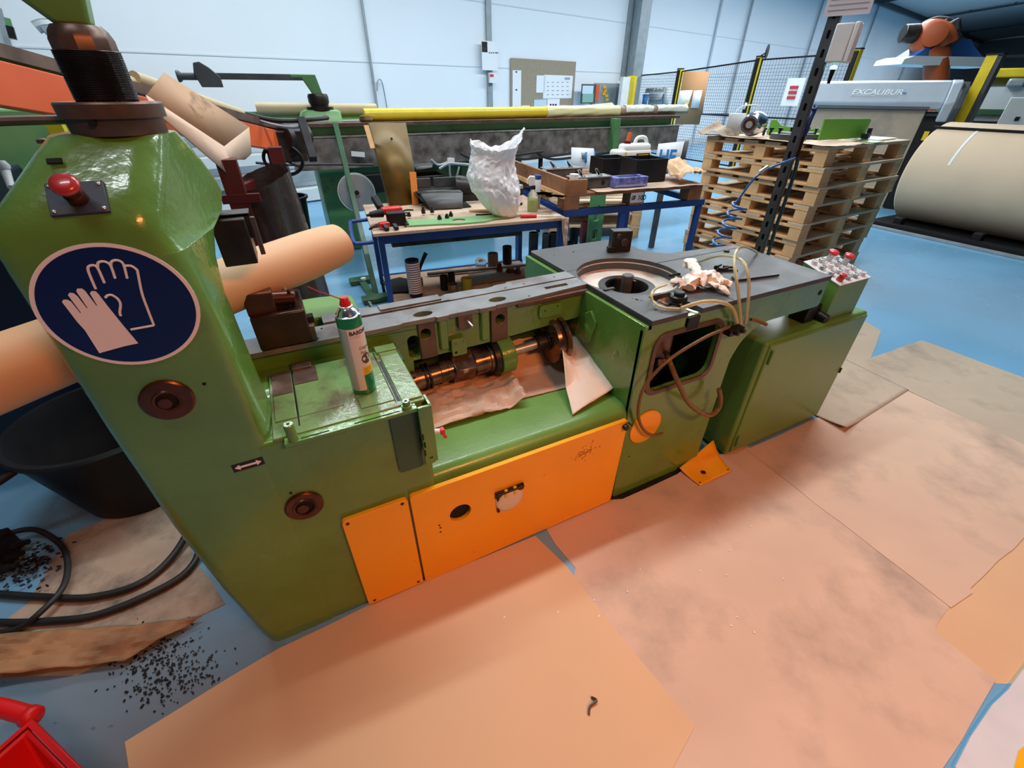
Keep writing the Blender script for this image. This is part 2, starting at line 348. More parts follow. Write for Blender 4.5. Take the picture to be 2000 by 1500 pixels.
# ================================================================== kraft sheets on the floor
def flat(pts, z, t, m, name, label, cat='paper sheet', jit=.004, grp=None):
    out = []
    for i in range(len(pts)):
        a = Vector(pts[i]); b = Vector(pts[(i+1)%len(pts)]); n = max(1, int((b-a).length/.12))
        for k in range(n): p = a.lerp(b, k/n); out.append((p.x+random.uniform(-jit,jit)*(k>0), p.y+random.uniform(-jit,jit)*(k>0)))
    return tag(MB().plate(out, [], z, z+t).build(name, m, smooth=20), label, cat, grp)
G = 'kraft sheets laid on the floor'
flat([(.69,1.018),(1.05,1.02),(1.10,1.000),(1.45,1.004),(1.52,1.018),(1.95,1.0),(1.868,.035),(1.74,.02),(1.712,.01),(1.712,-.16),(1.25,-.2),(.9,-.35),(.55,-.3),(.56,.3),(.62,.72),(.700,.80),(.685,.93)], .0006, .0012, m_kraft, 'kraft_sheet', 'broad kraft paper sheet on the floor before the long orange panel', grp=G)
flat([(-.808,.926),(-.39,1.005),(-.09,1.02),(.25,1.02),(.628,1.006),(.672,.82),(.695,.5),(.728,.194),(.593,.15),(.1,.12),(-.4,.3),(-.76,.76)], .0022, .0012, m_kraftn, 'kraft_sheet', 'orange-toned kraft paper sheet on the floor below the sign column', grp=G)
flat([(1.70,.06),(1.70,-.165),(1.88,-.26),(3.0,-.3),(3.4,.3),(2.6,.2)], .0001, .0004, m_kraftn, 'kraft_sheet', 'clean orange kraft paper strip at the right edge beside the grey board', grp=G)
flat([(1.915,.972),(1.867,.030),(2.012,.022),(2.03,.035),(2.53,.045),(3.32,.30),(3.328,.885),(2.57,.97)], .0024, .0012, m_kraft, 'kraft_sheet', 'kraft paper sheet on the floor right of the long seam before the cabinet', grp=G)
tag(MB().grid(lambda u,v: Vector((2.515+.03*(1-v)+u*(.80+.08*v), .825+.06*u+v*.72, .0048+.030*max(0,1-u*3.2)**2*max(0,1-v*3)**2)), 30, 24).build('kraft_sheet', m_kraftg, solid=.001), 'small greyed kraft paper sheet with a lifted corner beside the cabinet foot', 'paper sheet', G)
flat([(3.31,.31),(3.335,.90),(3.2,1.0),(3.25,1.6),(2.75,1.75),(2.75,2.2),(4.27,1.89),(4.10,1.45),(3.557,1.235),(4.21,1.216),(4.22,.60)], .0018, .0012, m_kraftg, 'kraft_sheet', 'farthest kraft paper sheet bordering the open blue floor', grp=G)
flat([(-.56,1.267),(-.70,1.6),(-.55,1.9),(-.93,1.98),(-1.18,1.92),(-1.22,1.6),(-1.34,1.5),(-1.25,1.33),(-.987,1.213)], .0010, .0012, m_kraftd, 'kraft_sheet', 'oil-blackened kraft paper under the hoses left of the column', grp=G)
def sheet(corners, nu, nv, amp, sc_, seed, name, m, label=None, cat=None, parent=None, th=.0012, fn=None, freeze=0):
    A, B, Cc, D = [Vector(c) for c in corners]
    nrm = (B-A).cross(D-A).normalized()
    def f(u, v):
        p = A.lerp(B,u).lerp(D.lerp(Cc,u), v)
        k = noise.noise(Vector((u*sc_+seed, v*sc_, seed*.7)))*amp + (.35-abs(noise.noise(Vector((u*sc_*1.9, v*sc_*1.9+seed, 1)))))*amp*.9 + abs(noise.noise(Vector((u*sc_*4+seed, v*sc_*4, 3))))*amp*.35
        p = p + nrm*k
        if fn: p = fn(p, u, v)
        return p
    o = MB().grid(f, nu, nv).build(name, m, parent, solid=th, smooth=16)
    if label: tag(o, label, cat)
    return o
sheet([PZ(-20,1240,.04),PZ(395,1205,.02),PZ(240,1290,.03),PZ(-20,1318,.05)], 34, 14, .016, 2.4, 5, 'crumpled_kraft_paper', mat('oily_orange_kraft', (.36,.17,.07), .7, var=.2, vs=5, stain=(.12,.06,.03,.8), ss=4, st=.48, sw=.2), 'crumpled oily orange kraft paper between the blackened sheet and the red tub', 'paper sheet')
flat([tuple(PZ(*q)[:2]) for q in ((1862,1500),(1893,1440),(1935,1378),(1965,1350),(2010,1290))]+[(2.3,-.3),(2.1,-.9),(1.0,-.9)], .0004, .010, mat('scuffed_white_board', (.60,.62,.64), .5, var=.06, stain=(.12,.12,.12,.7), ss=16, st=.66, sw=.05), 'floor_board', 'scuffed white board with dark specks at the lower right corner', 'board')
tag(MB().prism([tuple(PZ(*q)[:2]) for q in ((1972,1515),(1985,1468),(2010,1450),(2010,1515))], .0106, .013).build('orange_marking', m_orange), 'small orange strip on the white board at the lower right corner', 'strip')
tag(MB().prism([(1.04,.985),(1.5,.992),(1.5,1.045),(1.04,1.045)], .0002, .0007).build('floor_grime', m_darkm), 'black grime along the foot of the green block', 'grime', kind='stuff')
# metal chips
mb = MB()
for k in range(430):
    q = PZ(random.gauss(330,55), random.gauss(1305,38), .003); s_ = random.uniform(.002,.006)
    if q.y > .94+.19*(q.x+.808) and (q.x < -.44 or q.y < 1.02): mb.ob(q, (s_*random.uniform(.6,2.2), s_, s_*.6), random.random()*3)
tag(mb.build('metal_chips', m_darkm), 'dark metal chips scattered on the grey-blue floor left of the column foot', 'chips', kind='stuff')
mb = MB()
for x, y in [(1425,1075),(1467,1028),(1418,1123),(1530,1130),(1440,1205),(1428,1222),(1473,1235),(1290,985),(1335,1048),(1370,1060),(1250,1112),(1160,1172),(1170,1203),(1090,1195),(985,1205),(1367,1115),(1540,970),(1300,1060),(1225,1155)]:
    q = PZ(x,y,.0042); mb.ob(q, (.006,.004,.001), random.random()*3)
tag(mb.build('paper_chips', m_white), 'tiny white chips scattered over the broad kraft sheet', 'chips', kind='stuff')
MBc = MB().tube([PZ(1155,1362,.006),PZ(1165,1368,.012),PZ(1152,1380,.008),PZ(1150,1396,.006)], .004, 6)
tag(MBc.build('metal_shaving', m_brownpl), 'curled brown shaving on the paper sheet near the bottom', 'shaving')
# ================================================================== the green machine in front
mc = thing('tube_machine', (.6, 1.35, 0), 'large green machine with glove sign, open bed, steel table and orange panels', 'machine')
Y0 = 1.03
def ring(x0, x1, y0, y1, z, r, zs=None, n=6):
    L = rrect(x0,x1,y0,y1,r,n); return [Vector((p[0],p[1], z if zs is None else zs(p[0],p[1]))) for p in L]
# column: loft of rounded sections
def sec(pts, z, r, zf=None):
    return [Vector((x,y,zf(x,y) if zf else z)) for x, y in poly_round(pts, r, 6)]
low = lambda z, xl=-.466, xr=-.165: sec([(xl,Y0),(xr-.012,Y0),(xr,1.225),(xl,1.225)], z, .045)
colm = MB().loft([low(0,-.412), low(.06,-.428), low(.35,-.452), low(.65,-.466), low(.86), low(1.0,-.466,-.168), low(1.2,-.462,-.169), sec([(-.46,Y0),(-.192,Y0),(-.158,1.235),(-.46,1.235)],1.28,.045), sec([(-.459,Y0),(-.20,Y0),(-.142,1.262),(-.459,1.262)],1.337,.045)])
column = colm.build('column', m_green, mc, smooth=50)
# hood, slanting back to the flange
mb = MB()
H = [([(-.459,Y0),(-.20,Y0),(-.142,1.262),(-.459,1.262)],1.335,.045), ([(-.458,Y0),(-.206,Y0),(-.126,1.38),(-.46,1.38)],1.350,.045), ([(-.458,Y0),(-.215,Y0),(-.117,1.42),(-.46,1.42)],1.385,.04), ([(-.452,1.035),(-.212,1.035),(-.118,1.41),(-.46,1.41)],1.412,.05),
     ([(-.408,1.085),(-.195,1.085),(-.128,1.38),(-.42,1.38)],1.462,.06), ([(-.366,1.13),(-.178,1.13),(-.142,1.33),(-.38,1.33)],1.508,.06), ([(-.342,1.15),(-.168,1.15),(-.152,1.30),(-.37,1.30)],1.528,.06), ([(-.33,1.165),(-.19,1.165),(-.17,1.28),(-.34,1.28)],1.532,.05)]
mb.loft([sec(*h) for h in H]); hood = mb.build('hood', m_green, mc, smooth=60)
C0 = (-.241, 1.215)
MB().lathe([(.074,1.528),(.076,1.531),(.076,1.556),(.070,1.557)], (C0[0],C0[1],0), n=48).build('lower_flange', m_brownpl, mc)
fl = MB().lathe([(.070,1.556),(.083,1.556),(.0835,1.578),(.081,1.581),(.05,1.581)], (C0[0],C0[1],0), n=48).build('flange', m_brownpl, mc, label='brown round flange under the ribbed neck')
mb = MB(); n = 72; rs = []
for z in (1.581, 1.655):
    rs.append([Vector((C0[0]+(.0455+(.0022 if k % 2 else 0))*math.cos(2*math.pi*k/n), C0[1]+(.0455+(.0022 if k % 2 else 0))*math.sin(2*math.pi*k/n), z)) for k in range(n)])
mb.loft(rs).build('ribbed_neck', m_darkm, mc, smooth=20)
mb = MB()
for k in range(28): z = 1.584+k*.0026; mb.lathe([(.0482,z),(.0496,z+.0013),(.0482,z+.0026)], (C0[0],C0[1],0), n=24, caps=False)
mb.build('neck_thread', m_darkm, mc)
MB().lathe([(.042,1.655),(.0475,1.656),(.0475,1.672),(.043,1.684),(.036,1.692),(.030,1.693)], (C0[0],C0[1],0), n=12).build('neck_nut', m_brownpl, mc, smooth=25)
MB().prism([(-.262,1.688),(-.217,1.688),(-.208,1.73),(-.198,1.80),(-.20,1.96),(-1.2,1.96),(-1.2,1.90),(-.55,1.90),(-.37,1.795)], C0[1]-.024, C0[1]+.024, 'y').build('arm', m_green2, mc, bevel=.008)
MB().cyl((-.262,1.185,1.556),(-.262,1.135,1.550),.006,.006,12).build('flange_screw_hole', m_void, mc)
# slot in the slanted face, E-stop
def slant(x, t):   # t 0..1 up the slanted face (between y 1.035 and y 1.13)
    return Vector((x, 1.035+.095*t, 1.412+.096*t))
sl = Vector((0,.095,.096)).normalized(); sn = Vector((0,-sl.z,sl.y))
def sbox(name, x0, x1, t0, t1, h0, h1, m, parent=mc, bevel=0):
    mb = MB(); vs = []
    for h in (h0,h1):
        for x, t in ((x0,t0),(x1,t0),(x1,t1),(x0,t1)): vs.append(slant(x,t)+sn*h)
    mb.add(vs, [(0,3,2,1),(4,5,6,7),(0,1,5,4),(1,2,6,5),(2,3,7,6),(3,0,4,7)]); return mb.build(name, m, parent, bevel=bevel)
sbox('hood_slot', -.343, -.322, .80, .87, .004, .0075, m_void)
pl = sbox('stop_button_plate', -.353, -.272, .06, .52, .000, .0065, mat('blue_grey_plate', (.035,.05,.075), .5), bevel=.001)
for x in (-.347,-.279):
    for t in (.11,.47): MB().lathe([(.0035,0),(.0035,.002),(.002,.003)], slant(x,t)+sn*.006, sn, 12).build('plate_screw', m_steelb, pl)
bp = slant(-.3115,.27)+sn*.006
st = MB().lathe([(.0155,-.002),(.0155,.016),(.013,.017),(.013,.03)], bp, sn, 24).build('stop_button_stem', m_brown, mc)
MB().lathe([(.012,.028),(.014,.030),(.0200,.035),(.0206,.039),(.018,.0435),(.010,.0455),(.002,.046)], bp, sn, 32).build('stop_button', m_redm, mc, smooth=60, label='red mushroom emergency stop button')
MB().lathe([(.009,0),(.009,.006),(.005,.008)], (-.372,1.235,1.515), n=6).build('hood_bolt', m_steel, mc)
MB().tube([(-.30,1.25,1.552),(-.42,1.22,1.552),(-.55,1.15,1.548),(-.72,1.02,1.54)], .008, 8).build('side_rod', m_steel, mc)
# glove sign
sg = MB().lathe([(.1235,0),(.1235,.0016)], (-.3235,Y0,1.2505), (0,-1,0), 72).build('glove_sign', m_signw, mc, label='round blue and white safety glove sign')
MB().lathe([(.1165,.0016),(.1165,.0022)], (-.3235,Y0,1.2505), (0,-1,0), 72).build('sign_field', m_navy, sg)
gl = [(-.3925,1.1686),(-.3931,1.2195),(-.3965,1.2377),(-.3995,1.2701),(-.4004,1.2784),(-.3967,1.2822),(-.3918,1.2813),(-.3884,1.277),(-.3852,1.2530),(-.3838,1.2535),(-.3869,1.2894),(-.3832,1.2931),(-.3781,1.2913),(-.3754,1.2855),(-.3722,1.2600),(-.3708,1.2605),(-.3729,1.294),(-.3697,1.2984),(-.3633,1.2976),(-.3608,1.2927),(-.3570,1.2620),(-.3557,1.2625),(-.3562,1.2873),(-.3520,1.2908),(-.3466,1.2893),(-.3452,1.2845),(-.3415,1.2587),(-.3351,1.2185),(-.327,1.1748),(-.3472,1.174),(-.3707,1.1714)]
MB().plate(gl, [], Y0-.0030, Y0-.0021, 'y').build('sign_glove', m_signw, sg, label='solid white glove symbol')
ou = [[(-.3448,1.2935),(-.3433,1.310),(-.341,1.328),(-.337,1.335),(-.330,1.336),(-.3262,1.330),(-.3281,1.3023)],[(-.3262,1.330),(-.322,1.339),(-.315,1.341),(-.309,1.338),(-.3066,1.3305),(-.3097,1.3081)],[(-.3066,1.3305),(-.303,1.338),(-.2964,1.3405),(-.290,1.338),(-.2877,1.330),(-.2925,1.3053)],[(-.2875,1.328),(-.2825,1.3282),(-.2768,1.3262),(-.2724,1.319),(-.2730,1.3129),(-.2819,1.274),(-.2855,1.2419),(-.2886,1.2063)],[(-.2886,1.2063),(-.3269,1.2056)],[(-.3382,1.2749),(-.3340,1.2785),(-.3285,1.2790),(-.325,1.276),(-.3215,1.2690),(-.3219,1.2586),(-.3294,1.2429),(-.3305,1.2360)]]
mb = MB()
for L in ou: mb.tube([(a,Y0-.0024,b) for a,b in L], .0022, 8, 4 if len(L) > 2 else 1)
mb.build('sign_outline_glove', m_signw, sg)
# bushings
def bush(name, x, z, R_, r_, label):
    b = MB().lathe([(r_,-.06),(r_,.010),(r_+.004,.0115),(r_+.006,.008),(R_-.004,.008),(R_,.005),(R_,-.002),(R_,-.06)], (x,Y0,z), (0,-1,0), 48, caps=False).build(name, m_brown, mc, smooth=30, label=label)
    MB().lathe([(r_,-.001),(r_,.004)], (x,Y0,z), (0,-1,0), 32).build('bore', m_void, b)
    MB().lathe([(r_*.62,0),(r_*.60,.007)], (x-.006,Y0-.001,z-r_*.25), (0,-1,0), 24).build('shaft_end', m_brown, b)
bush('bushing', -.330, 1.033, .050, .0215, 'wide brown bushing below the sign')
bush('bushing', -.1575, .592, .052, .026, 'lower brown bushing left of the orange panels')
for x, z in ((-.254,1.052),(1.115,.245),(-.178,.655)): MB().lathe([(.004,0),(.004,.0008)], (x,Y0,z), (0,-1,0), 12).build('tapped_hole', m_void, mc)
ar = MB().box(-.279,-.207,Y0-.0012,Y0,.783,.808).build('direction_plate', m_ink, mc, label='small black plate with a white double arrow')
MB().prism([(-.274,.7955),(-.262,.804),(-.262,.7985),(-.224,.7985),(-.224,.804),(-.212,.7955),(-.224,.787),(-.224,.7925),(-.262,.7925),(-.262,.787)], Y0-.0018, Y0-.0011, 'y').build('arrow', m_signw, ar)
# lower body: front wall, ledge block, front deck
MB().box(-.30,.235,Y0+.0012,1.46,.0,.845).build('lower_body', m_green, mc, bevel=.012, seg=3)
deck = [(Y0+.006,0),(Y0+.006,.475),(Y0+.012,.502),(Y0+.028,.522),(Y0+.05,.529),(1.30,.531),(1.30,.46),(1.86,.46),(1.86,0)]
MB().prism(deck, .12, 1.07, 'x').build('front_deck', m_green2, mc, smooth=50)
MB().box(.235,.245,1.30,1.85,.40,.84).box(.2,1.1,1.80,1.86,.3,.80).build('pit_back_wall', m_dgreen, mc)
# ledge top details
led = MB().box(-.17,.236,1.028,1.375,.842,.852).build('ledge_top', m_greenworn, mc, bevel=.003)
for x0,x1,y0,y1,h in ((-.160,-.105,1.10,1.36,.0035),(-.100,.02,1.10,1.36,.002),(.06,.155,1.06,1.365,.003),(.172,.232,1.04,1.37,.0055)):
    MB().box(x0,x1,y0,y1,.851,.852+h).build('ledge_pad', m_greenworn, led, bevel=.0015)
MB().box(-.160,-.106,1.23,1.365,.854,.8572).box(-.098,-.03,1.27,1.365,.853,.8562).build('bare_metal_patch', m_brownpl, led)
for x0,x1,y0,y1 in ((-.1045,-.1005,1.06,1.36),(.155,.1585,1.05,1.37),(.1605,.170,1.05,1.30)): MB().box(x0,x1,y0,y1,.8515,.8526).build('ledge_groove', m_darkm, led)
MB().box(-.10,-.04,1.355,1.40,.85,.862).build('ledge_clamp', m_brownpl, led, bevel=.002); MB().box(.165,.235,1.345,1.39,.85,.863).build('ledge_clamp', m_greenworn, led, bevel=.002)
# front bracket with studs and slotted upright
br = MB().box(-.145,.205,.998,Y0,.836,.848).build('front_bracket', m_green, mc, bevel=.002)
for x0,x1 in ((-.105,-.035),(.03,.155)): MB().box(x0,x1,1.006,1.010,.8478,.8486).build('bracket_slot', m_void, br)
MB().lathe([(.013,0),(.013,.052),(.0115,.054),(.004,.054)], (-.122,1.012,.846), n=24).build('bracket_stud', m_green, br, smooth=30)
MB().lathe([(.0145,0),(.0145,.012),(.0105,.013),(.0105,.027),(.004,.027)], (.178,1.014,.846), n=24).build('bracket_stud', m_green, br, smooth=30)
for x, z in ((-.122,.900),(.178,.873)): MB().lathe([(.0038,0),(.0038,.0006)], (x,1.012 if x<0 else 1.014,z), n=12).build('stud_hole', m_void, br)
up_ = MB().plate([(.203,.628),(.232,.632),(.243,.64),(.243,.853),(.203,.853)], [circ(.222,.656,.0055,14), rrect(.2055,.2105,.70,.725,.002,2)], .988, .998, 'y').build('bracket_upright', m_green, mc, bevel=.0015)
MB().box(.236,.244,.99,1.05,.635,.853).build('upright_side', m_green, mc, bevel=.001)
for z in (.672,.735): MB().box(.204,.208,.9865,.989,z,z+.022).build('upright_slot', m_void, up_)
MB().plate(rrect(.125,.203,.60,.826,.012), [], 1.022, 1.0305, 'y').build('bracket_shadow_pad', m_dgreen, mc, bevel=.003)  # darker green plate standing in for the shadow of the bracket
lv = MB().cyl((.243,1.0,.745),(.262,.998,.742),.0085,.008,16).build('lever_hub', m_white, mc)
MB().ob((.268,.996,.742),(.014,.018,.018),0).ob((.272,.994,.726),(.010,.012,.030),0,.2,-.35).build('lever', m_red, lv, bevel=.002, label='small red lever')
hg = MB().box(.285,.345,1.262,1.284,.531,.536).build('deck_hinge', m_brownpl, mc)
for x in (.298,.332): MB().lathe([(.004,0),(.004,.0005)], (x,1.273,.536), n=10).build('hinge_hole', m_void, hg)
# orange access panels
p1 = MB().prism(poly_round([(-.078,.012),(.131,.008),(.131,.487),(-.078,.487)],.014), 1.013, Y0+.001, 'y').build('access_panel', m_orange, mc, bevel=.002, label='narrow orange access panel')
for x, z in ((-.062,.472),(.112,.474),(-.055,.028),(.112,.025)): MB().lathe([(.006,0),(.006,.001),(.0035,.0025)], (x,1.013,z), (0,-1,0), 14).build('panel_screw', m_brown, p1)
p2 = MB().plate(poly_round([(.139,.004),(1.037,.010),(1.050,.490),(.139,.490)],.012), [circ(.3065,.322,.041,32)], 1.013, Y0+.001, 'y').build('access_panel', m_orange, mc, bevel=.0015, label='long orange access panel with a round hole and a white cap')
MB().lathe([(.0405,-.012),(.0405,.001)], (.3065,Y0,.322), (0,-1,0), 32).build('panel_hole_shade', m_void, p2)
for x, z in ((.223,.30),(.226,.285),(.224,.262)): MB().lathe([(.004,0),(.004,.0008)], (x,1.013,z), (0,-1,0), 10).build('rivet_hole', m_brown, p2)
random.seed(9); mb = MB()
for k in range(46): mb.ob((random.gauss(.845,.03),1.0126,random.gauss(.395,.022)), (random.uniform(.002,.012),.0008,random.uniform(.001,.003)), 0, 0, random.uniform(-1.2,.2))
mb.build('rust_scratches', m_brown, p2)['kind'] = 'stuff'
cp = MB().lathe([(.058,0),(.058,.004),(.054,.010),(.040,.013),(.004,.0135)], (.505,1.013,.297), (0,-1,0), 40).build('socket_cap', mat('yellowed_white_plastic', (.72,.66,.55), .35), p2, smooth=50, label='round off-white socket cap')
MB().box(.445,.565,1.004,1.013,.330,.362).box(.452,.462,1.003,1.013,.25,.34).build('cap_latch', m_darkm, p2, bevel=.003)
for x in (.487,.524): MB().box(x-.007,x+.007,.998,1.008,.325,.366).build('latch_spring', m_yellow, p2, bevel=.003)
MB().cyl((.45,1.0,.355),(.562,1.0,.355),.0055,n=12).build('latch_pin', m_darkm, p2)
MB().lathe([(.013,0),(.013,.014),(.009,.02)], (1.035,1.013,.462), (0,-1,0), 8).ob((1.052,1.0,.476),(.03,.01,.008),0,0,.8).build('panel_knob', m_darkm, p2)
# bed: back wall with cut-outs and two ground rails
holes = [circ(.360,.857,.020,24), circ(.665,.852,.019,24), rrect(.292,.335,.76,.852,.018)]
MB().plate([(-.45,.60),(.30,.60),(.305,.748),(.62,.752),(1.087,.775),(1.087,.902),(-.45,.902)], holes, 1.425, 1.50, 'y').build('bed_wall', m_green, mc, bevel=.003)
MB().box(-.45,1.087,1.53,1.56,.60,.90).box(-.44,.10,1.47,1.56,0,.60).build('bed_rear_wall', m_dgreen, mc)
for x, w_, z0 in ((.372,.052,.752),(.668,.060,.752)):
    MB().plate([(x-w_/2-.012,z0),(x+w_/2,z0),(x+w_/2,.905),(x-w_/2-.012,.905)], [circ(.360 if x < .5 else .665, .857 if x < .5 else .852, .0195,24)], 1.413, 1.4255, 'y').build('machined_face', m_brownpl, mc, bevel=.003)
f2 = MB().plate(poly_round([(.488,.845),(.545,.845),(.545,.905),(.488,.905)],.008), [], 1.405, 1.4255, 'y').build('machined_face', m_brownpl, mc, bevel=.003)
MB().cyl((.522,1.405,.880),(.530,1.372,.868),.0055,.0055,12).build('guide_pin', m_steelb, mc)
for x0, x1 in ((.408,.450),(.578,.622)): MB().prism([(x0,1.426),(x0+.006,1.407),(x1-.006,1.407),(x1,1.426)], .775, .902).build('wall_rib', m_green, mc, bevel=.004, seg=3)
hp = MB().plate(rrect(.452,.512,.742,.812,.006), [circ(.467,.797,.006,12), circ(.498,.797,.006,12), circ(.467,.757,.006,12)], 1.398, 1.408, 'y').build('hinge_plate', m_green, mc, bevel=.002)
MB().box(.455,.512,1.40,1.425,.76,.80).build('hinge_block', m_green2, mc, bevel=.003)
MB().plate(rrect(.845,.955,.815,.872,.014), [circ(.872,.845,.004,10), circ(.930,.856,.004,10)], 1.412, 1.426, 'y').build('wall_boss', m_green, mc, bevel=.004)
MB().prism([(.74,.885),(1.08,.885),(1.08,.905),(.74,.905)], 1.407, 1.426, 'y').build('upper_lip', m_brownpl, mc, bevel=.004)
o_ = [(-.45,1.402),(.272,1.402),(.285,1.41),(.40,1.408),(.405,1.398),(.45,1.398),(.455,1.404),(.57,1.404),(.575,1.398),(.64,1.398),(.645,1.405),(.75,1.405),(1.088,1.432),(1.088,1.517),(-.45,1.517)]
r1 = MB().plate(o_, [circ(.368,1.452,.036,28,.022), circ(.672,1.452,.036,28,.022), [(.90,1.457),(1.01,1.457),(1.01,1.482),(.90,1.482)]], .902, .920, 'z').build('front_rail', m_rail, mc, bevel=.0015)
MB().plate([(.03,1.53),(.50,1.53),(.50,1.523),(1.087,1.523),(1.087,1.60),(.78,1.60),(.775,1.588),(.72,1.588),(.70,1.575),(.665,1.572),(.63,1.585),(.57,1.588),(.50,1.588),(.48,1.575),(.44,1.572),(.40,1.588),(.22,1.588),(.19,1.60),(.03,1.60)], [], .902, .922, 'z').build('rear_rail', m_rail, mc, bevel=.0015)
MB().box(.232,.47,1.536,1.584,.921,.929).build('rail_cover', m_rail, mc, bevel=.001)
MB().box(-.45,1.087,1.515,1.533,.86,.893).build('rail_groove', m_darkm, mc)
for x, y in ((.02,1.49),(.0,1.42),(.84,1.545),(.80,1.425),(1.0,1.56),(.75,1.54)): MB().lathe([(.004,0),(.004,.0006)], (x,y,.9205 if y<1.52 else .9225), n=10).build('rail_hole', m_void, mc)
gp = MB().prism(poly_round([(-.17,1.62),(.17,1.62),(.17,1.80),(.05,1.83),(-.17,1.83)],.035), .85, .905).build('rear_shelf', m_green2, mc, bevel=.006)
# right block
bo = [(1.062,0),(1.598,0),(1.606,.62),(1.64,.70),(1.70,.75),(1.78,.772),(2.135,.772),(2.135,.900),(1.062,.900)]
MB().plate(poly_round(bo,.02,3), [rrect(1.135,1.478,.585,.838,.055,6), [(1.262,.858),(1.335,.858),(1.335,.893),(1.262,.893)]], Y0, Y0+.022, 'y').build('block_front', m_green, mc)
MB().plate(rrect(1.118,1.494,.568,.855,.06,6), [rrect(1.138,1.475,.588,.835,.052,6)], Y0-.007, Y0+.002, 'y').build('window_rim', m_brownpl, mc, bevel=.002, label='oily brown rim around the dark opening')
MB().plate([(1.035,0),(1.60,0),(1.60,.5),(1.94,.68),(1.94,.9),(1.035,.9)], [], 1.062, 1.084, 'x').build('block_side', m_green, mc, bevel=.003)
MB().box(1.59,1.606,Y0+.01,1.58,0,.76).build('block_right_side', m_green, mc, bevel=.003)
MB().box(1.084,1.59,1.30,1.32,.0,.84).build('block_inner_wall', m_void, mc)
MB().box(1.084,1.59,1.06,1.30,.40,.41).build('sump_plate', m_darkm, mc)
MB().box(2.118,2.135,Y0+.01,1.54,.772,.9).box(1.60,2.12,1.53,1.548,.772,.9).box(1.6,2.12,1.05,1.53,.775,.785).build('table_apron', m_green, mc, bevel=.003)
MB().box(1.092,1.106,1.60,1.935,.60,.90).box(1.106,1.615,1.92,1.935,.60,.90).box(1.601,1.615,1.66,1.92,.60,.90).box(1.106,1.6,1.60,1.92,.60,.612).build('rear_apron', m_green, mc, bevel=.002)
bs = MB().lathe([(.046,0),(.046,.012),(.040,.016),(.012,.016)], (1.062,1.365,.725), (-1,0,0), 36).build('side_boss', m_green, mc, smooth=35)
MB().prism([(1.33,.70),(1.40,.70),(1.405,.80),(1.34,.84),(1.30,.80)], 1.050, 1.063, 'x').build('side_rib', m_green, mc, bevel=.004)
MB().tube([(1.055,1.165,.735),(1.052,1.160,.727),(1.050,1.166,.720),(1.050,1.160,.712),(1.052,1.154,.706)], .0028, 8).build('side_hook', m_steelb, mc)
# table top with ring well
WC = (1.322, 1.447); WR = .232
outl = [(1.086,1.026),(1.262,1.026),(1.262,1.10),(1.222,1.10),(1.222,1.205),(1.335,1.205),(1.335,1.026),(2.137,1.026),(2.137,1.552),(1.70,1.60),(1.66,1.64),(1.62,1.72),(1.62,1.93),(1.10,1.945),(1.086,1.93)]
tt = MB().plate(outl, [circ(*WC, WR, 72)], .900, .920, 'z').build('table_top', m_steel, mc, bevel=.001, label='worn grey steel table top')
MB().lathe([(WR,.920),(WR+.0005,.858),(.15,.858),(.13,.862),(.122,.862)], (*WC,0), n=72, caps=False).build('ring_well', m_cream, mc, smooth=40, label='cream dirty ring well')
MB().lathe([(.128,.862),(.128,.868),(.098,.868),(.094,.860),(.094,.78),(.01,.78)], (*WC,0), n=56, caps=False).build('inner_ring', m_darkm, mc, smooth=30)
MB().lathe([(WR+.0002,.9201),(WR+.0002,.864)], (*WC,0), n=72, caps=False).build('well_wall', m_steel, mc, smooth=50)
sp = MB().lathe([(.026,.78),(.026,.915),(.022,.918),(.008,.918)], (*WC,0), n=28).build('spindle', m_steel, mc, smooth=30)
MB().box(WC[0]+.012,WC[0]+.024,WC[1]-.034,WC[1]-.018,.80,.895).build('spindle_key', m_darkm, sp)
for x0,x1,y0,y1 in ((1.5065,1.5105,1.03,1.315),(1.535,2.133,1.5035,1.5095),(1.09,1.2,1.598,1.601),(1.335,1.507,1.2045,1.2065)): MB().box(x0,x1,y0,y1,.9195,.9204).build('table_groove', m_void, tt)
MB().box(1.078,1.092,1.03,1.44,.884,.903).build('side_strip', m_darkm, mc)
for x, y, r in ((1.165,1.205,.0075),(1.165,1.098,.0075),(1.155,1.22,.003),(1.175,1.19,.003),(1.17,1.07,.003),(1.28,1.83,.006),(1.165,1.83,.003)): MB().lathe([(r,0),(r,.0007)], (x,y,.92), n=12).build('table_hole', m_void, tt)
MB().box(1.105,1.155,1.330,1.345,.92,.926).build('latch_key', m_darkm, tt, bevel=.001)
MB().lathe([(.014,0),(.014,.006),(.008,.009)], (1.995,1.487,.92), n=20).build('table_plug', m_darkm, tt)
MB().lathe([(.013,0),(.013,.001)], (2.10,Y0-.0002,.845), (0,-1,0), 20).build('front_hole', m_void, mc)
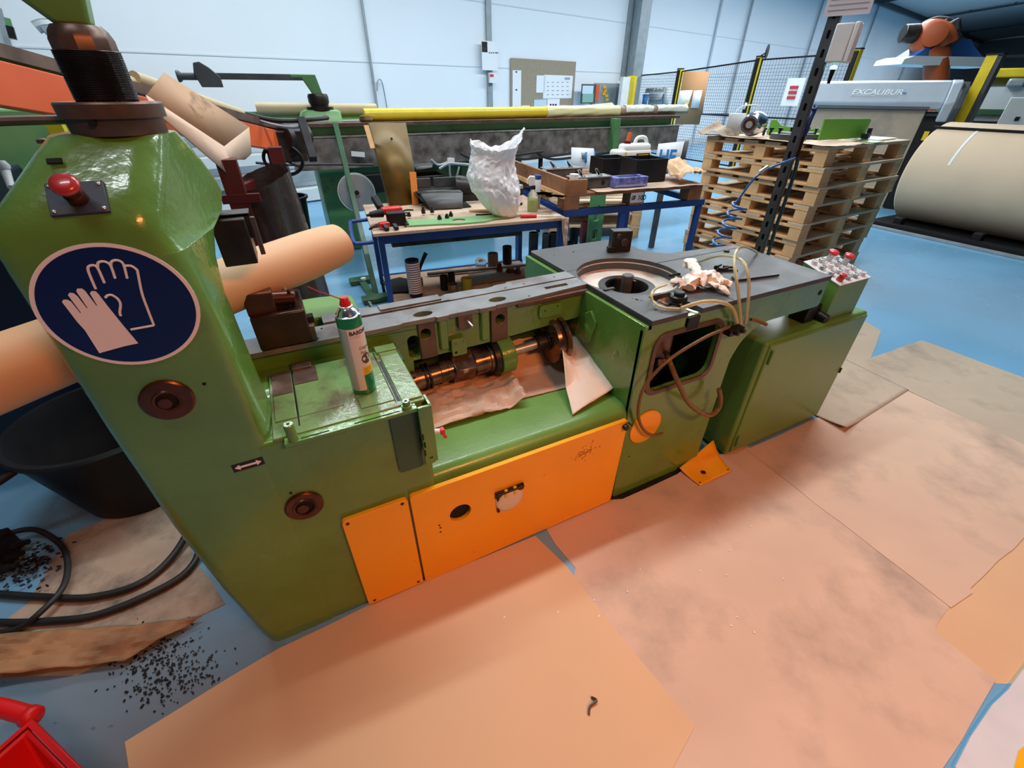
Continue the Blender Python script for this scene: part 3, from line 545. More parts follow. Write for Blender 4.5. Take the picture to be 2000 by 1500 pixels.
# lubricator in the cut-out
lu = thing('drip_oiler', (1.287,1.115,.845), 'dark steel drip oiler standing in the notch of the steel table', 'oiler')
MB().box(1.230,1.330,1.06,1.195,.845,.853).build('oiler_base', m_steelb, lu, bevel=.002)
MB().lathe([(.032,.853),(.034,.86),(.034,.925),(.031,.930),(.034,.934),(.034,.948),(.028,.952),(.022,.952)], (1.287,1.11,0), n=32).build('oiler_body', m_darkm, lu, smooth=30)
MB().lathe([(.021,.950),(.021,.962),(.017,.966),(.004,.966)], (1.287,1.11,0), n=24).build('oiler_cap', m_black, lu, smooth=30)
MB().cyl((1.300,1.085,.90),(1.325,1.035,.895),.009,.009,16).build('oiler_outlet', m_steelb, lu)
MB().cyl((1.262,1.13,.905),(1.225,1.15,.925),.006,.006,12).build('oiler_inlet', m_steelb, lu)
MB().box(1.268,1.330,1.022,1.05,.84,.895).build('oiler_clamp', m_darkm, lu, bevel=.003)
# inside the window
MB().lathe([(.055,.70),(.055,.80),(.06,.83),(.06,.86)], (1.25,1.13,0), n=24).build('valve_body', m_brownpl, mc)
MB().lathe([(.03,.66),(.035,.67),(.035,.70),(.02,.70)], (1.245,1.10,0), n=20).build('valve_nut', m_oily, mc)
oc = MB().lathe([(.084,0),(.084,.006),(.080,.008)], (1.172,Y0,.398), (0,-1,0), 44).build('round_cover', m_orange, mc, label='round orange cover on the green block')
# drive parts behind the column
md = thing('feed_head', (-.05,1.47,.92), 'oily dark feed head standing on the rails beside the column', 'machine head')
MB().box(-.168,-.015,1.40,1.60,.922,1.035).build('slide_body', mat('dark_red_brown_casting', (.05,.022,.016), .35, .3, var=.4, vs=12), md, bevel=.006)
MB().box(-.17,-.09,1.42,1.62,1.03,1.10).cyl((-.17,1.45,1.075),(-.03,1.45,1.06),.022,n=20).build('slide_housing', m_brown, md, bevel=.004)
MB().box(-.068,.0,1.405,1.465,.922,.975).build('clamp_block', m_brownpl, md, bevel=.003)
MB().cyl((-.035,1.44,.975),(-.045,1.44,1.09),.006,.005,12).ob((-.02,1.445,.985),(.05,.03,.02)).build('clamp_lever', m_darkm, md)
MB().tube([(-.10,1.50,1.03),(-.095,1.50,1.075),(-.075,1.50,1.09),(-.055,1.50,1.07),(-.055,1.50,1.02)], .006, 8).build('hose_loop', mat('grey_hose', (.32,.30,.29), .4), md)
MB().box(-.165,-.09,1.30,1.40,1.222,1.335).build('head_block', m_darkm, md, bevel=.003)
MB().box(-.165,-.078,1.33,1.352,1.280,1.342).box(-.165,-.078,1.33,1.40,1.334,1.340).build('head_plate', m_darkm, md, bevel=.001)
MB().box(-.079,-.068,1.33,1.345,1.235,1.33).build('head_edge', m_steel, md)
MB().lathe([(.007,0),(.007,.01),(.004,.02)], (-.148,1.352,1.34), n=8).build('head_screw', m_steel, md)
# ================================================================== cabinet with push-button desk
cb = thing('electrical_cabinet', (2.15,1.25,0), 'tall green cabinet under the table end with a sloped push-button desk', 'cabinet')
MB().box(1.762,2.535,.985,1.50,.012,.684).build('cabinet_body', m_green2, cb, bevel=.014, seg=3)
MB().box(1.785,2.520,.975,.99,.03,.672).build('cabinet_door', m_green2, cb, bevel=.006)
MB().ob((1.80,.968,.61),(.012,.014,.075)).ob((1.80,.968,.11),(.012,.014,.07)).build('door_hinge', m_green2, cb, bevel=.004)
MB().ob((2.515,.972,.34),(.008,.008,.03)).build('door_latch', m_brown, cb)
dk = MB().prism([(1.014,.684),(1.014,.864),(1.205,.916),(1.205,.684)], 2.205, 2.445, 'x').build('control_desk', m_green2, cb, bevel=.003)
a_ = math.atan2(.052,.191); dv = Vector((0,math.cos(a_),math.sin(a_))); dn = Vector((0,-math.sin(a_),math.cos(a_))); d0 = Vector((2.205,1.014,.864))
def dpt(u, v, h=0): return d0+Vector((u,0,0))+dv*v+dn*h
mb = MB(); mb.add([dpt(u,v,h) for h in (.001,.0055) for u,v in ((-.004,-.004),(.244,-.004),(.244,.202),(-.004,.202))], [(0,3,2,1),(4,5,6,7),(0,1,5,4),(1,2,6,5),(2,3,7,6),(3,0,4,7)])
fp = mb.build('desk_plate', m_lgrey, cb, bevel=.001)
for j in range(4):
    for i in range(4):
        u = .032+i*.058; v = .028+j*.048
        if (i,j) == (0,0): MB().lathe([(.015,0),(.015,.016),(.011,.017),(.011,.024),(.017,.026),(.017,.033),(.012,.035)], dpt(u,v,.005), dn, 24).build('selector_button', m_redm, fp); continue
        if (i,j) in ((2,3),(3,2)):
            k = MB().lathe([(.017,0),(.015,.004),(.014,.034),(.012,.036)], dpt(u,v,.005), dn, 24).build('mushroom_base', m_steelb, fp)
            MB().lathe([(.016,.034),(.022,.037),(.023,.049),(.018,.052),(.004,.053)], dpt(u,v,.005), dn, 28).build('mushroom_button', m_red, fp, smooth=60, label='tall red mushroom button'); continue
        MB().lathe([(.0165,0),(.0155,.003),(.0145,.005),(.0145,.017),(.011,.018),(.010,.014),(.003,.014)], dpt(u,v,.005), dn, 24).build('push_button', m_steelb if (i+j)%3 else m_lgrey, fp, smooth=30)
MB().cyl((2.20,1.12,.72),(2.20,1.0,.70),.022,n=20).box(2.09,2.16,1.04,1.12,.684,.765).box(2.165,2.21,1.05,1.07,.66,.76).build('cable_gland', m_darkm, cb, bevel=.003)
# orange guard plate lying at the foot
og = thing('guard_plate', (1.62,.97,.006), 'curved orange sheet metal guard lying on the floor between machine and cabinet', 'guard plate')
mb = MB()
def gfn(u, v):
    p = Vector((1.474,1.020,0)).lerp(Vector((1.742,1.06,0)), u).lerp(Vector((1.486,.892,0)).lerp(Vector((1.712,.893,0)), u), v)
    p.z = .008 + (.028*max(0,.75-v)**2*4*(.2+.8*u) if v < .75 else 0); return p
mb.grid(gfn, 12, 16).build('guard_sheet', m_orange, og, solid=.002, smooth=60)
for x, y in ((1.565,.945),(1.50,.905),(1.695,.905)): MB().lathe([(.012 if x>1.52 and x<1.6 else .004,0),(.012 if x>1.52 and x<1.6 else .004,.0006)], (x,y,.0125 if y<.93 else .0165), n=16).build('plate_hole', m_brown, og)

# ================================================================== the loose shaft in the bed
sh = thing('loose_shaft', (.6,1.46,.64), 'oily bronze-black spindle shaft with collars lying in the machine bed on kraft paper', 'shaft')
A0 = Vector((.20,1.432,.655)); A1 = Vector((.985,1.435,.690)); ax = (A1-A0).normalized()
def sx(x): return A0+ax*((x-.20)/ax.x)
def seg(name, prof, m, n=40, **k): return MB().lathe([(r*1.14, (x-.20)/ax.x) for x, r in prof], A0, ax, n).build(name, m, sh, smooth=30, **k)
seg('shaft_journal', [(.20,.036),(.262,.036),(.263,.041),(.305,.041),(.306,.038),(.325,.038),(.345,.036),(.40,.036),(.402,.040),(.43,.040),(.432,.036),(.47,.036)], m_oily)
for x in (.336,.352): seg('retaining_ring', [(x,.040),(x,.047),(x+.007,.047),(x+.007,.040)], m_darkm)
mb = MB(); c = sx(.50)+Vector((0,0,.0)); mb.ob(c,(.092,.092,.092),0,.5,0); mb.build('square_nut_block', m_oily, sh, bevel=.004)
MB().ob(sx(.495)+Vector((0,-.056,.008)),(.02,.004,.022),0,.5).build('block_mark', m_steelb, sh, bevel=.001)
seg('locking_collar', [(.545,.040),(.546,.047),(.60,.047),(.601,.043),(.612,.043),(.613,.050),(.625,.050)], m_oily)
seg('collar_flange', [(.625,.062),(.627,.066),(.648,.066),(.65,.062)], m_darkm)
seg('green_bearing_ring', [(.652,.070),(.655,.073),(.712,.073),(.716,.069)], m_green, 56, label='green painted bearing ring')
seg('bright_shaft', [(.71,.017),(.86,.017)], m_steelb, 32)
seg('coupling', [(.845,.026),(.848,.030),(.89,.030),(.892,.036),(.915,.036)], m_darkm, 32)
seg('end_disc', [(.905,.075),(.908,.090),(.925,.092),(.927,.084),(.945,.084),(.947,.094),(.968,.094),(.972,.088)], m_oily, 56, label='broad bronze end disc')
for k in range(4):
    t = 2*math.pi*k/4+.3; MB().lathe([(.0045,0),(.0045,.0015)], sx(.292)+Vector((0,-.047*math.cos(t*.35+.1),.047*math.sin(t*.35+.1))), Vector((0,-math.cos(t*.35+.1),math.sin(t*.35+.1))), 12).build('collar_pin_hole', m_void, sh)
sheet([(.17,1.255,.540),(.70,1.24,.536),(.72,1.52,.575),(.18,1.54,.585)], 40, 22, .028, 3.2, 2, 'crumpled_kraft_paper', m_kraft, 'crumpled kraft paper padding under the left half of the oily shaft', 'paper sheet', fn=lambda p,u,v: Vector((p.x,p.y,max(p.z+.02*math.sin(v*3),.5345)+.035*math.exp(-((u-.97)/.07)**2)*(v<.9))))
sheet([(.62,1.30,.536),(1.02,1.25,.536),(1.05,1.58,.72),(.60,1.60,.70)], 34, 22, .022, 2.6, 8, 'crumpled_kraft_paper', m_kraft, 'kraft paper curving up behind the bright shaft end', 'paper sheet', fn=lambda p,u,v: Vector((p.x,p.y,max(.5345,.536+max(0,v-.45)**1.4*.45+(p.z-.536)*.12))))
def whf(p, u, v):
    b = math.exp(-((v-.62)/.16)**2)*.05*(1-u*.7); fold = max(0, .45-u)*max(0,v-.4)*.55
    return Vector((p.x, p.y, max(.5345, p.z+b*.4+fold)))
sheet([PZ(1118,811,.536),PZ(1229,738,.572),PZ(1108,625,.700),PZ(1088,690,.62)], 30, 30, .010, 2.2, 3, 'pale_paper_sheet', m_paperw, 'pale pointed paper sheet with dark smudges lying over the bed edge', 'paper sheet', fn=whf)
# ================================================================== aerosol can
cn = thing('aerosol_can', (.088,1.154,.8555), 'red-capped green and white aerosol can with a spray straw on the green ledge', 'aerosol can')
CX, CY, CZ, CR = .088, 1.154, .8555, .0335
MB().lathe([(.031,0),(CR,.003),(CR,.016)], (CX,CY,CZ), n=56).build('can_base', m_can_g, cn)
MB().lathe([(CR,.016),(CR,.214)], (CX,CY,CZ), n=72, caps=False).build('can_wrap', m_can_w, cn, label='white printed can label')
MB().lathe([(CR,.214),(CR,.240),(.033,.2425),(.0315,.243)], (CX,CY,CZ), n=56, caps=False).build('can_shoulder', m_can_g, cn)
MB().lathe([(.0315,.2425),(.0335,.2435),(.0335,.2465),(.031,.2475),(.029,.250),(.024,.259),(.018,.2645),(.0165,.266)], (CX,CY,CZ), n=56).build('can_dome', m_chrome, cn, smooth=60)
MB().lathe([(.0165,.265),(.018,.2665),(.018,.270),(.016,.2715)], (CX,CY,CZ), n=40).build('valve_cup', m_steelb, cn, smooth=50)
noz = MB().lathe([(.0145,.271),(.0150,.275),(.012,.284),(.0105,.292),(.009,.294),(.002,.294)], (CX,CY,CZ), n=32).build('spray_cap', m_red, cn, smooth=50, label='red spray cap')
MB().tube([(CX-.006,CY,CZ+.289),(CX-.03,CY+.012,CZ+.300),(CX-.055,CY+.022,CZ+.311),(CX-.078,CY+.03,CZ+.326)], .0016, 6).build('spray_straw', m_redm, noz)
va = math.atan2(-CY,-CX)   # direction of the label's middle
def wrap(dz, off, th0, th1, z0, z1, m, name, lab=None):
    mb = MB(); n = 24; r = CR+off
    vs = [Vector((CX+r*math.cos(th0+(th1-th0)*k/n), CY+r*math.sin(th0+(th1-th0)*k/n), CZ+z)) for z in (z0,z1) for k in range(n+1)]
    return mb.add(vs, [(k,k+1,n+2+k,n+1+k) for k in range(n)]).build(name, m, cn, label=lab)
T0 = va+R(40)
wrap(0,.0003, va-R(130), va-R(22), .018, .212, m_can_gr, 'grey_label_side')
wrap(0,.0005, va+R(12), va+R(130), .066, .092, m_label, 'yellow_label_band')
wrap(0,.0005, va+R(12), va+R(130), .003, .066, m_can_g, 'green_label_band')
def ctext(s_, ang, z, size, m, name, bold=0, sx=1):
    def b(x,y,z_): t = va+R(ang)+x/CR; r = CR+.0006; return Vector((CX+r*math.cos(t), CY+r*math.sin(t), CZ+z+y))
    return text(s_, name, m, cn, size, (0,0,0), (1,0,0), (0,1,0), bend=b, ext=0, sx=sx, bold=bold)
ctext('BARDAHL', -14, .196, .0155, m_ink, 'brand_lettering', .0005)
ctext('L A B O', -12, .186, .008, m_inkgr, 'small_lettering')
ctext('Dégraiss', 16, .148, .0135, m_inkg, 'product_lettering', .0002)
ctext('Ato', 18, .134, .0135, m_inkg, 'product_lettering', .0002)
for k in range(3): ctext(('Nettoyant','Dégraissant','Ininflam.')[k], 20, .084-k*.007, .006, m_ink, 'fine_lettering')
def cdisc(ang, z, r, m, name, ry=None):
    pts = [(va+R(ang)+r*math.cos(t)/CR, CZ+z+(ry or r)*math.sin(t)) for t in [2*math.pi*k/28 for k in range(28)]]
    rr = CR+.0007+(.0004 if ry else 0)
    vs = [Vector((CX+rr*math.cos(va+R(ang)), CY+rr*math.sin(va+R(ang)), CZ+z))]+[Vector((CX+rr*math.cos(a), CY+rr*math.sin(a), z_)) for a, z_ in pts]
    MB().add(vs, [(0,k+1,(k+1)%28+1) for k in range(28)]).build(name, m, cn)
cdisc(45,.117,.0165,mat('label_picture_brown', (.10,.06,.05), .4),'label_picture')
for a, z in ((50,.125),(58,.121),(54,.114),(62,.128),(60,.108)): cdisc(a,z,.0018,m_can_w,'label_petal',.0036)

# ================================================================== kraft tube through the throat
ta = Vector((-.86,1.06,1.075)); tb = EYE+ray(662,476).normalized()*1.78
tdir = (tb-ta).normalized(); mb = MB(); q = tdir.to_track_quat('Z','Y'); rings = []
prof = [(0,.07),(.004,.078)]
L_ = (tb-ta).length
for i in range(30):
    t = i/29*L_; squash = 1-.10*max(0,(t-L_*.86)/(L_*.14))**2
    ring_ = []
    for k in range(48):
        a = 2*math.pi*k/48; r = .078 if i < 29 else .076
        ring_.append(ta+tdir*t + q @ Vector((r*math.cos(a), r*math.sin(a)*squash, 0)))
    rings.append(ring_)
mb.loft(rings)
kt = tag(mb.build('kraft_paper_roll', m_krafttube, smooth=60), 'thick kraft paper roll passing behind the sign column and sticking out over the bed', 'paper roll')
# ================================================================== things on the steel table
gb = thing('clamp_block', (1.52,1.73,.921), 'black machined clamp block standing at the back edge of the steel table', 'block')
MB().ob((1.512,1.755,.970),(.10,.060,.098),R(-20)).build('block_body', m_darkm, gb, bevel=.002)
MB().ob((1.512,1.755,1.0205),(.098,.058,.003),R(-20)).build('block_top', m_steel, gb)
for x,y,z,r in ((1.478,1.730,1.0,.012),(1.512,1.722,.968,.020)):
    MB().lathe([(r,0),(r,.006),(r*.6,.008),(r*.6,.003),(.002,.003)], (x,y,z), (-.34,-.94,0), 24).build('block_screw', m_steel, gb, smooth=30)
MB().ob((1.452,1.745,.935),(.04,.03,.025),R(-20)).build('block_foot', m_darkm, gb, bevel=.002)
def keytube(pts, r, label, name='hex_key', cat='hex key', m=m_darkm, grp='hex keys on the steel table'):
    return tag(MB().tube(pts, r, 6, 5).build(name, m), label, cat, grp)
z = .9265
keytube([(1.695,1.200,z),(1.688,1.172,z),(1.700,1.162,z),(1.80,1.145,z),(1.905,1.128,z)], .0055, 'longest black hex key lying nearest the table front')
keytube([(1.655,1.295,z),(1.72,1.285,z),(1.775,1.262,z),(1.782,1.245,z)], .005, 'black hex key lying under the looped clear hose, behind the longest key')
b1 = thing('socket_screw', (1.735,1.305,.921), 'cluster of short black socket screws on the steel table behind the hex keys', 'screws', group=None)
for i,(x,y,rz) in enumerate(((1.72,1.315,.3),(1.755,1.30,-.4),(1.71,1.285,0))):
    d = Vector((math.cos(rz),math.sin(rz),0)); s_ = MB().cyl(Vector((x,y,.931)),Vector((x,y,.931))+d*.018,.009,n=16).cyl(Vector((x,y,.931))+d*.018,Vector((x,y,.931))+d*.055,.0055,n=12).build('screw', m_darkm, b1)
keytube([(1.46,1.335,z),(1.49,1.335,.927),(1.515,1.33,.928)], .006, 'small black bolt lying on the table behind the crumpled glove', 'bolt', 'bolt', grp=None)
keytube([(1.385,1.235,.925),(1.43,1.255,.93),(1.475,1.30,.925)], .0035, 'thin dark wire lying between ring well and crumpled glove', 'wire', 'wire', grp=None)
# crumpled latex glove
def blob(c, r, amp, sc_, seed, n=3, squash=(1,1,1)):
    bm = bmesh.new(); bmesh.ops.create_icosphere(bm, subdivisions=n, radius=1)
    mb = MB(); vs = []
    for v in bm.verts:
        d = v.co.normalized(); k = 1+amp*noise.noise(d*sc_+Vector((seed,0,0)))+amp*.5*noise.noise(d*sc_*2.6+Vector((0,seed,0)))
        vs.append(Vector(c)+Vector((d.x*r*squash[0]*k, d.y*r*squash[1]*k, d.z*r*squash[2]*k)))
    mb.add(vs, [[v.index for v in f.verts] for f in bm.faces]); bm.free(); return mb
lg = thing('latex_glove', (1.50,1.19,.92), 'crumpled cream latex glove lying on the table beside the drip oiler', 'glove')
def ribbon(pts, w_, name, parent, m, amp=.006, seed=1, flat_=.35):
    mb = MB(); mb.tube(pts, 1, 12, 7); n0 = 0; m_ = 12
    P = mb.v; k = len(P)//m_
    for i in range(k):
        ring_ = P[i*m_:(i+1)*m_]; c = sum(ring_, Vector())/m_; t = i/(k-1); ww = w_(t)
        for j in range(m_):
            d = (ring_[j]-c); d = Vector((d.x, d.y, d.z*flat_)); q_ = c+d*ww
            q_ += Vector((noise.noise(q_*55+Vector((seed,0,0))), noise.noise(q_*55+Vector((0,seed,0))), noise.noise(q_*55+Vector((0,0,seed)))))*amp
            q_.z = max(q_.z, .9206); P[i*m_+j] = q_
    return mb.build(name, m, parent, smooth=40)
body = ribbon([(1.40,1.17,.935),(1.44,1.20,.950),(1.50,1.19,.958),(1.55,1.16,.945)], lambda t:.036-.006*math.cos(t*6), 'glove_palm', lg, m_latex, .022, 2, .62)
for i,(pts,w0) in enumerate((([(1.49,1.20,.955),(1.52,1.26,.975),(1.545,1.32,.985),(1.555,1.335,.96)],.021),([(1.52,1.19,.96),(1.57,1.21,.965),(1.605,1.19,.945)],.016),([(1.54,1.165,.95),(1.575,1.15,.945),(1.60,1.13,.93)],.019),([(1.50,1.16,.95),(1.515,1.11,.945),(1.525,1.075,.928)],.015),([(1.43,1.19,.955),(1.40,1.23,.955),(1.385,1.25,.93)],.014))):
    ribbon(pts, lambda t,w0=w0: w0*(1.1-.15*t), 'glove_finger', lg, m_latex, .011, i+5, .6)
# clear hoses
hb = thing('lubrication_hoses', (1.54,1.03,.775), 'bundle of yellowed clear hoses looping over the table edge and hanging down the front', 'hoses')
MB().box(1.50,1.585,.995,Y0,.772,.800).cyl((1.525,1.0,.79),(1.525,.975,.79),.010,n=12).cyl((1.565,1.0,.79),(1.565,.978,.79),.009,n=12).build('hose_manifold', m_darkm, hb, bevel=.003)
def hs(pts, r, m): return MB().tube(pts, r, 10, 8).build('hose', m, hb, smooth=80)
hs([PY(1447,632,1.0),PY(1444,590,1.008),PY(1438,545,1.03),PY(1434,508,1.09),PY(1441,486,1.17),PY(1459,483,1.29),PZ(1479,493,.927)], .0062, m_clear)
hs([PY(1456,632,1.0),PY(1462,580,1.008),PY(1461,535,1.03),PY(1447,508,1.10),PY(1415,499,1.22),PY(1388,503,1.33),PZ(1366,511,.927)], .0062, m_clear)
hs([PY(1440,630,1.0),PY(1430,602,1.0),PY(1405,590,1.01),PY(1370,590,1.015),PZ(1330,602,.935)], .0075, m_clear)
hs([PZ(1330,604,.929),PZ(1295,601,.929),PZ(1276,590,.935),PY(1273,573,1.16),PZ(1282,563,.945),PZ(1301,556,.930)], .0055, m_clear)
hs([PY(1424,638,1.0),PY(1375,660,.985),PY(1306,703,.975),PY(1262,750,.98),PY(1249,783,.99),PY(1247,815,1.0),PY(1257,839,1.0),PY(1275,850,.995),PY(1294,846,1.0)], .0068, m_amber)
hs([PY(1299,685,1.10),PY(1306,702,1.02),PY(1320,737,.98),PY(1346,788,.96),PY(1382,811,.955),PY(1402,800,.96),PY(1407,780,.97),PY(1404,760,.98)], .0105, m_amber)
hs([PY(1466,624,1.0),PY(1480,626,.99),PY(1497,634,.97)], .0075, m_amber)
# ================================================================== left: bins, hoses, red tub
bn = thing('black_bin', (-.90,2.10,0), 'large round black plastic bin standing behind the sign column', 'bin')
BZ = .42; bc = (-.925,2.13)
MB().lathe([(.215,.0),(.225,.012),(.318,BZ-.03),(.325,BZ),(.310,BZ),(.302,BZ-.03),(.212,.02),(.01,.02)], (*bc,0), n=56).build('bin_body', m_black, bn, smooth=40)
MB().lathe([(.318,BZ-.022),(.338,BZ-.014),(.342,BZ),(.334,BZ+.008),(.312,BZ+.006),(.308,BZ-.01)], (*bc,0), n=56, caps=False).build('bin_rim', m_black, bn, smooth=50)
for s_ in (1,-1):
    a = R(205) if s_ > 0 else R(25); ce = Vector((*bc,BZ-.03)); d = Vector((math.cos(a),math.sin(a),0)); t = Vector((-math.sin(a),math.cos(a),0))
    MB().tube([ce+d*.31-t*.10,ce+d*.39-t*.09+Vector((0,0,-.02)),ce+d*.40+t*.09+Vector((0,0,-.02)),ce+d*.31+t*.10], .016, 10).build('bin_handle', m_black, bn)
G2 = 'hydraulic hoses left of the column'
def fh(pts, r, lab): return tag(MB().tube(pts, r, 10, 6).build('rubber_hose', m_rubber, smooth=80), lab, 'hose')
fh([(-1.45,1.76,.02),(-1.314,1.678,.018),(-1.173,1.595,.018),(-1.017,1.513,.018),(-.872,1.49,.018),(-.779,1.54,.020),(-.709,1.638,.04),(-.66,1.74,.10),(-.60,1.78,.16)], .0135, 'upper of the two long rubber hoses curving over the oily kraft sheet')
fh([(-1.45,1.64,.02),(-1.27,1.538,.016),(-1.108,1.463,.016),(-.967,1.417,.016),(-.814,1.426,.016),(-.702,1.464,.018),(-.655,1.548,.03),(-.66,1.66,.09),(-.62,1.75,.15)], .0135, 'lower of the two long rubber hoses, nearer the viewer, on the oily kraft sheet')
fh([(-1.42,1.90,.07),(-1.371,1.919,.07),(-1.334,1.956,.07),(-1.253,1.929,.065),(-1.158,1.817,.05),(-1.108,1.701,.045),(-1.092,1.574,.047),(-1.139,1.49,.045),(-1.206,1.483,.018),(-1.28,1.50,.014)], .0105, 'thin arched rubber hose looping over the long hoses at the left edge')
mc2 = thing('valve_cluster', (-1.36,1.84,.0), 'dark valve block with fittings on the floor at the left edge', 'valve block')
MB().box(-1.47,-1.33,1.80,1.95,.0,.11).cyl((-1.40,1.87,.10),(-1.40,1.87,.16),.03,n=12).build('valve_body', m_darkm, mc2, bevel=.006)
for k in range(5): MB().lathe([(.016,0),(.016,.018),(.011,.02),(.011,.045)], (-1.335,1.80+.03*k,.03+.02*(k%2)), (1,-.2,.1), 6).build('fitting', m_darkm, mc2)
mb = MB()
for k in range(160): q_ = Vector((-1.26+random.gauss(0,.045), 1.79+random.gauss(0,.05), .004+random.random()*.02)); mb.ob(q_, (.014,.006,.004), random.random()*3, random.random()*2, random.random())
tag(mb.build('metal_swarf', m_darkm), 'heap of dark metal swarf beside the valve block at the left edge', 'swarf', kind='stuff')
rb = thing('red_tub', (-1.05,.93,0), 'bright red plastic tub with a rolled rim cut off at the lower left corner', 'tub')
e1 = Vector((.107,-.137,0)).normalized(); e2 = Vector((-e1.y,e1.x,0))*-1
def tubring(z, g): 
    c = Vector((-.943,.966,z)); return [c-e1*g-e2*(-g), c+e1*(.32+g)+e2*g, c+e1*(.32+g)+e2*(.26+g)*1, c-e1*g+e2*(.26+g)]
if e2.x > 0: e2 = -e2
def tr(z, g): c = Vector((-.943,.966,z)); return [c-e1*g-e2*g, c+e1*(.32+g)-e2*g, c+e1*(.32+g)+e2*(.26+g), c-e1*g+e2*(.26+g)]
MB().loft([tr(.002,-.045),tr(.16,-.012),tr(.20,0),tr(.20,-.012),tr(.02,-.055)]).build('tub_body', m_redbin, rb, bevel=.006)
MB().loft([tr(.175,.002),tr(.175,.014),tr(.203,.014),tr(.203,.0)], caps=False).build('tub_rim', m_redbin, rb, bevel=.003)
MB().tube([(-1.12,1.12,.19),(-1.03,1.06,.195),(-.945,.995,.19)], .022, 16, 4).lathe([(.022,0),(.026,.004),(.026,.022),(.02,.03),(.004,.032)], (-.962,1.008,.1905), (.79,-.61,-.03), 16).build('tub_handle', m_redbin, rb, smooth=60)
MB().add([tr(.09,-.029)[0]+e1*.06-e2*.004, tr(.09,-.029)[0]+e1*.20-e2*.004, tr(.15,-.013)[0]+e1*.20-e2*.004, tr(.15,-.013)[0]+e1*.06-e2*.004], [(0,1,2,3)]).build('tub_label', m_brown, rb, solid=.001)

# ================================================================== work bench with blue trolley frame
BA = R(-7); BO = Vector((.507,3.08,0)); bu = Vector((math.cos(BA),math.sin(BA),0)); bv = Vector((-math.sin(BA),math.cos(BA),0)); BH = .80
def B(x, y, z=BH): return BO+bu*x+bv*y+Vector((0,0,z))
def bbox(mb, x0, x1, y0, y1, z0, z1):
    vs = [B(x,y,z) for z in (z0,z1) for x,y in ((x0,y0),(x1,y0),(x1,y1),(x0,y1))]
    return mb.add(vs, [(0,3,2,1),(4,5,6,7),(0,1,5,4),(1,2,6,5),(2,3,7,6),(3,0,4,7)])
wb = thing('work_bench', BO+bu*.72+bv*.48, 'blue framed workbench trolley with a worn board top carrying tools and a white bag', 'workbench')
bbox(MB(),0,1.44,0,.96,BH-.022,BH).build('bench_top', m_mdf, wb, bevel=.003)
for x in (.03,1.40):
    for y in (.03,.92): bbox(MB(),x,x+.04,y,y+.04,.10,BH-.022).build('leg', m_blue, wb, bevel=.003)
bbox(MB(),.03,1.44,.03,.06,BH-.09,BH-.022); f = MB(); bbox(f,.03,1.44,.035,.06,BH-.085,BH-.022); bbox(f,.03,1.44,.90,.93,BH-.085,BH-.022); bbox(f,.03,.06,.06,.9,BH-.07,BH-.022); bbox(f,1.41,1.44,.06,.9,BH-.07,BH-.022); f.build('top_frame', m_blue, wb)
bbox(MB(),.06,1.41,.03,.93,.165,.185).build('lower_shelf', m_mdf, wb, bevel=.003)
f = MB(); bbox(f,.03,1.44,.02,.05,.14,.19); bbox(f,.03,1.44,.91,.94,.14,.19); f.build('shelf_frame', m_blue, wb)
MB().tube([B(0,.02,.74),B(-.10,.02,.74),B(-.13,.06,.745),B(-.13,.50,.76),B(-.10,.55,.765),B(.02,.56,.768)], .014, 10, 4).build('push_handle', m_blue, wb)
for x in (.05,1.42):
    for y in (.05,.94):
        c = MB().lathe([(.045,-.013),(.05,-.006),(.05,.006),(.045,.013)], B(x,y,.05), bu, 24).build('castor', m_black, wb)
bbox(MB(),.12,1.1,.06,.62,BH-.12,BH-.085).build('drawer_tray', m_darkm, wb)
# on the shelf
cu = thing('cup_stack', PZ(813,578,.187), 'tall stack of blue and white striped cups on the lower bench shelf', 'cups')
cc = cu.location; 
MB().lathe([(.050,0),(.053,.005),(.055,.305),(.0515,.307),(.05,.30),(.049,.05)], cc, n=40).build('cup_body', m_navy, cu)
for k in range(14): MB().lathe([(.0535+.0002*k,.035+k*.0185),(.0545+.0002*k,.036+k*.0185),(.0545+.0002*k,.046+k*.0185),(.0535+.0002*k,.047+k*.0185)], cc, n=40, caps=False).build('white_band', m_signw, cu)
def can(name, p, r, h, m, label, cat='can', inner=True, grp=None, tilt=None):
    ax = tilt or (0,0,1)
    o = MB().lathe([(r,0),(r,h),(r*.93,h),(r*.90,h*.1 if inner else h*.98),(.002,h*.1 if inner else h*.98)], p, ax, 32).build(name, m, smooth=40)
    return tag(o, label, cat, grp)
can('tin_can', B(.70,.30,.187), .045, .115, mat('olive_tin', (.30,.30,.02), .4), 'yellow-green tin can on the lower bench shelf')
can('tin_can', B(.575,.27,.187), .042, .09, mat('brass_tin', (.30,.22,.10), .25, .8), 'shiny brass-coloured tin beside the yellow-green can')
can('tin_can', B(.53,.40,.187), .035, .12, m_darkm, 'dark tin behind the brass-coloured one')
can('tin_can', B(.60,.42,.187), .03, .13, m_darkm, 'narrow dark tin behind the yellow-green can')
can('grey_pot', B(1.10,.82,.187), .05, .13, mat('dull_grey_pot', (.12,.12,.11), .5), 'grey pot at the back right of the lower bench shelf', 'pot')
can('black_pot', B(1.26,.86,.187), .045, .17, m_black, 'taller black pot behind the grey pot', 'pot')
tag(MB().lathe([(.045,0),(.055,.03),(.05,.08),(.03,.10),(.005,.105)], B(.97,.80,.187), n=24).build('glass_bowl', m_glass), 'clear plastic cup lying left of the grey pot', 'cup')
tag(MB().beam(B(.45,.77,.205), B(1.62,.66,.215), .035, .02).build('flat_bar', m_dgrey, bevel=.002), 'long dark flat bar lying across the back of the shelf', 'bar')
rs_ = thing('scraper', B(.40,.60,.187), 'black handled scraper standing up behind the striped cups', 'scraper')
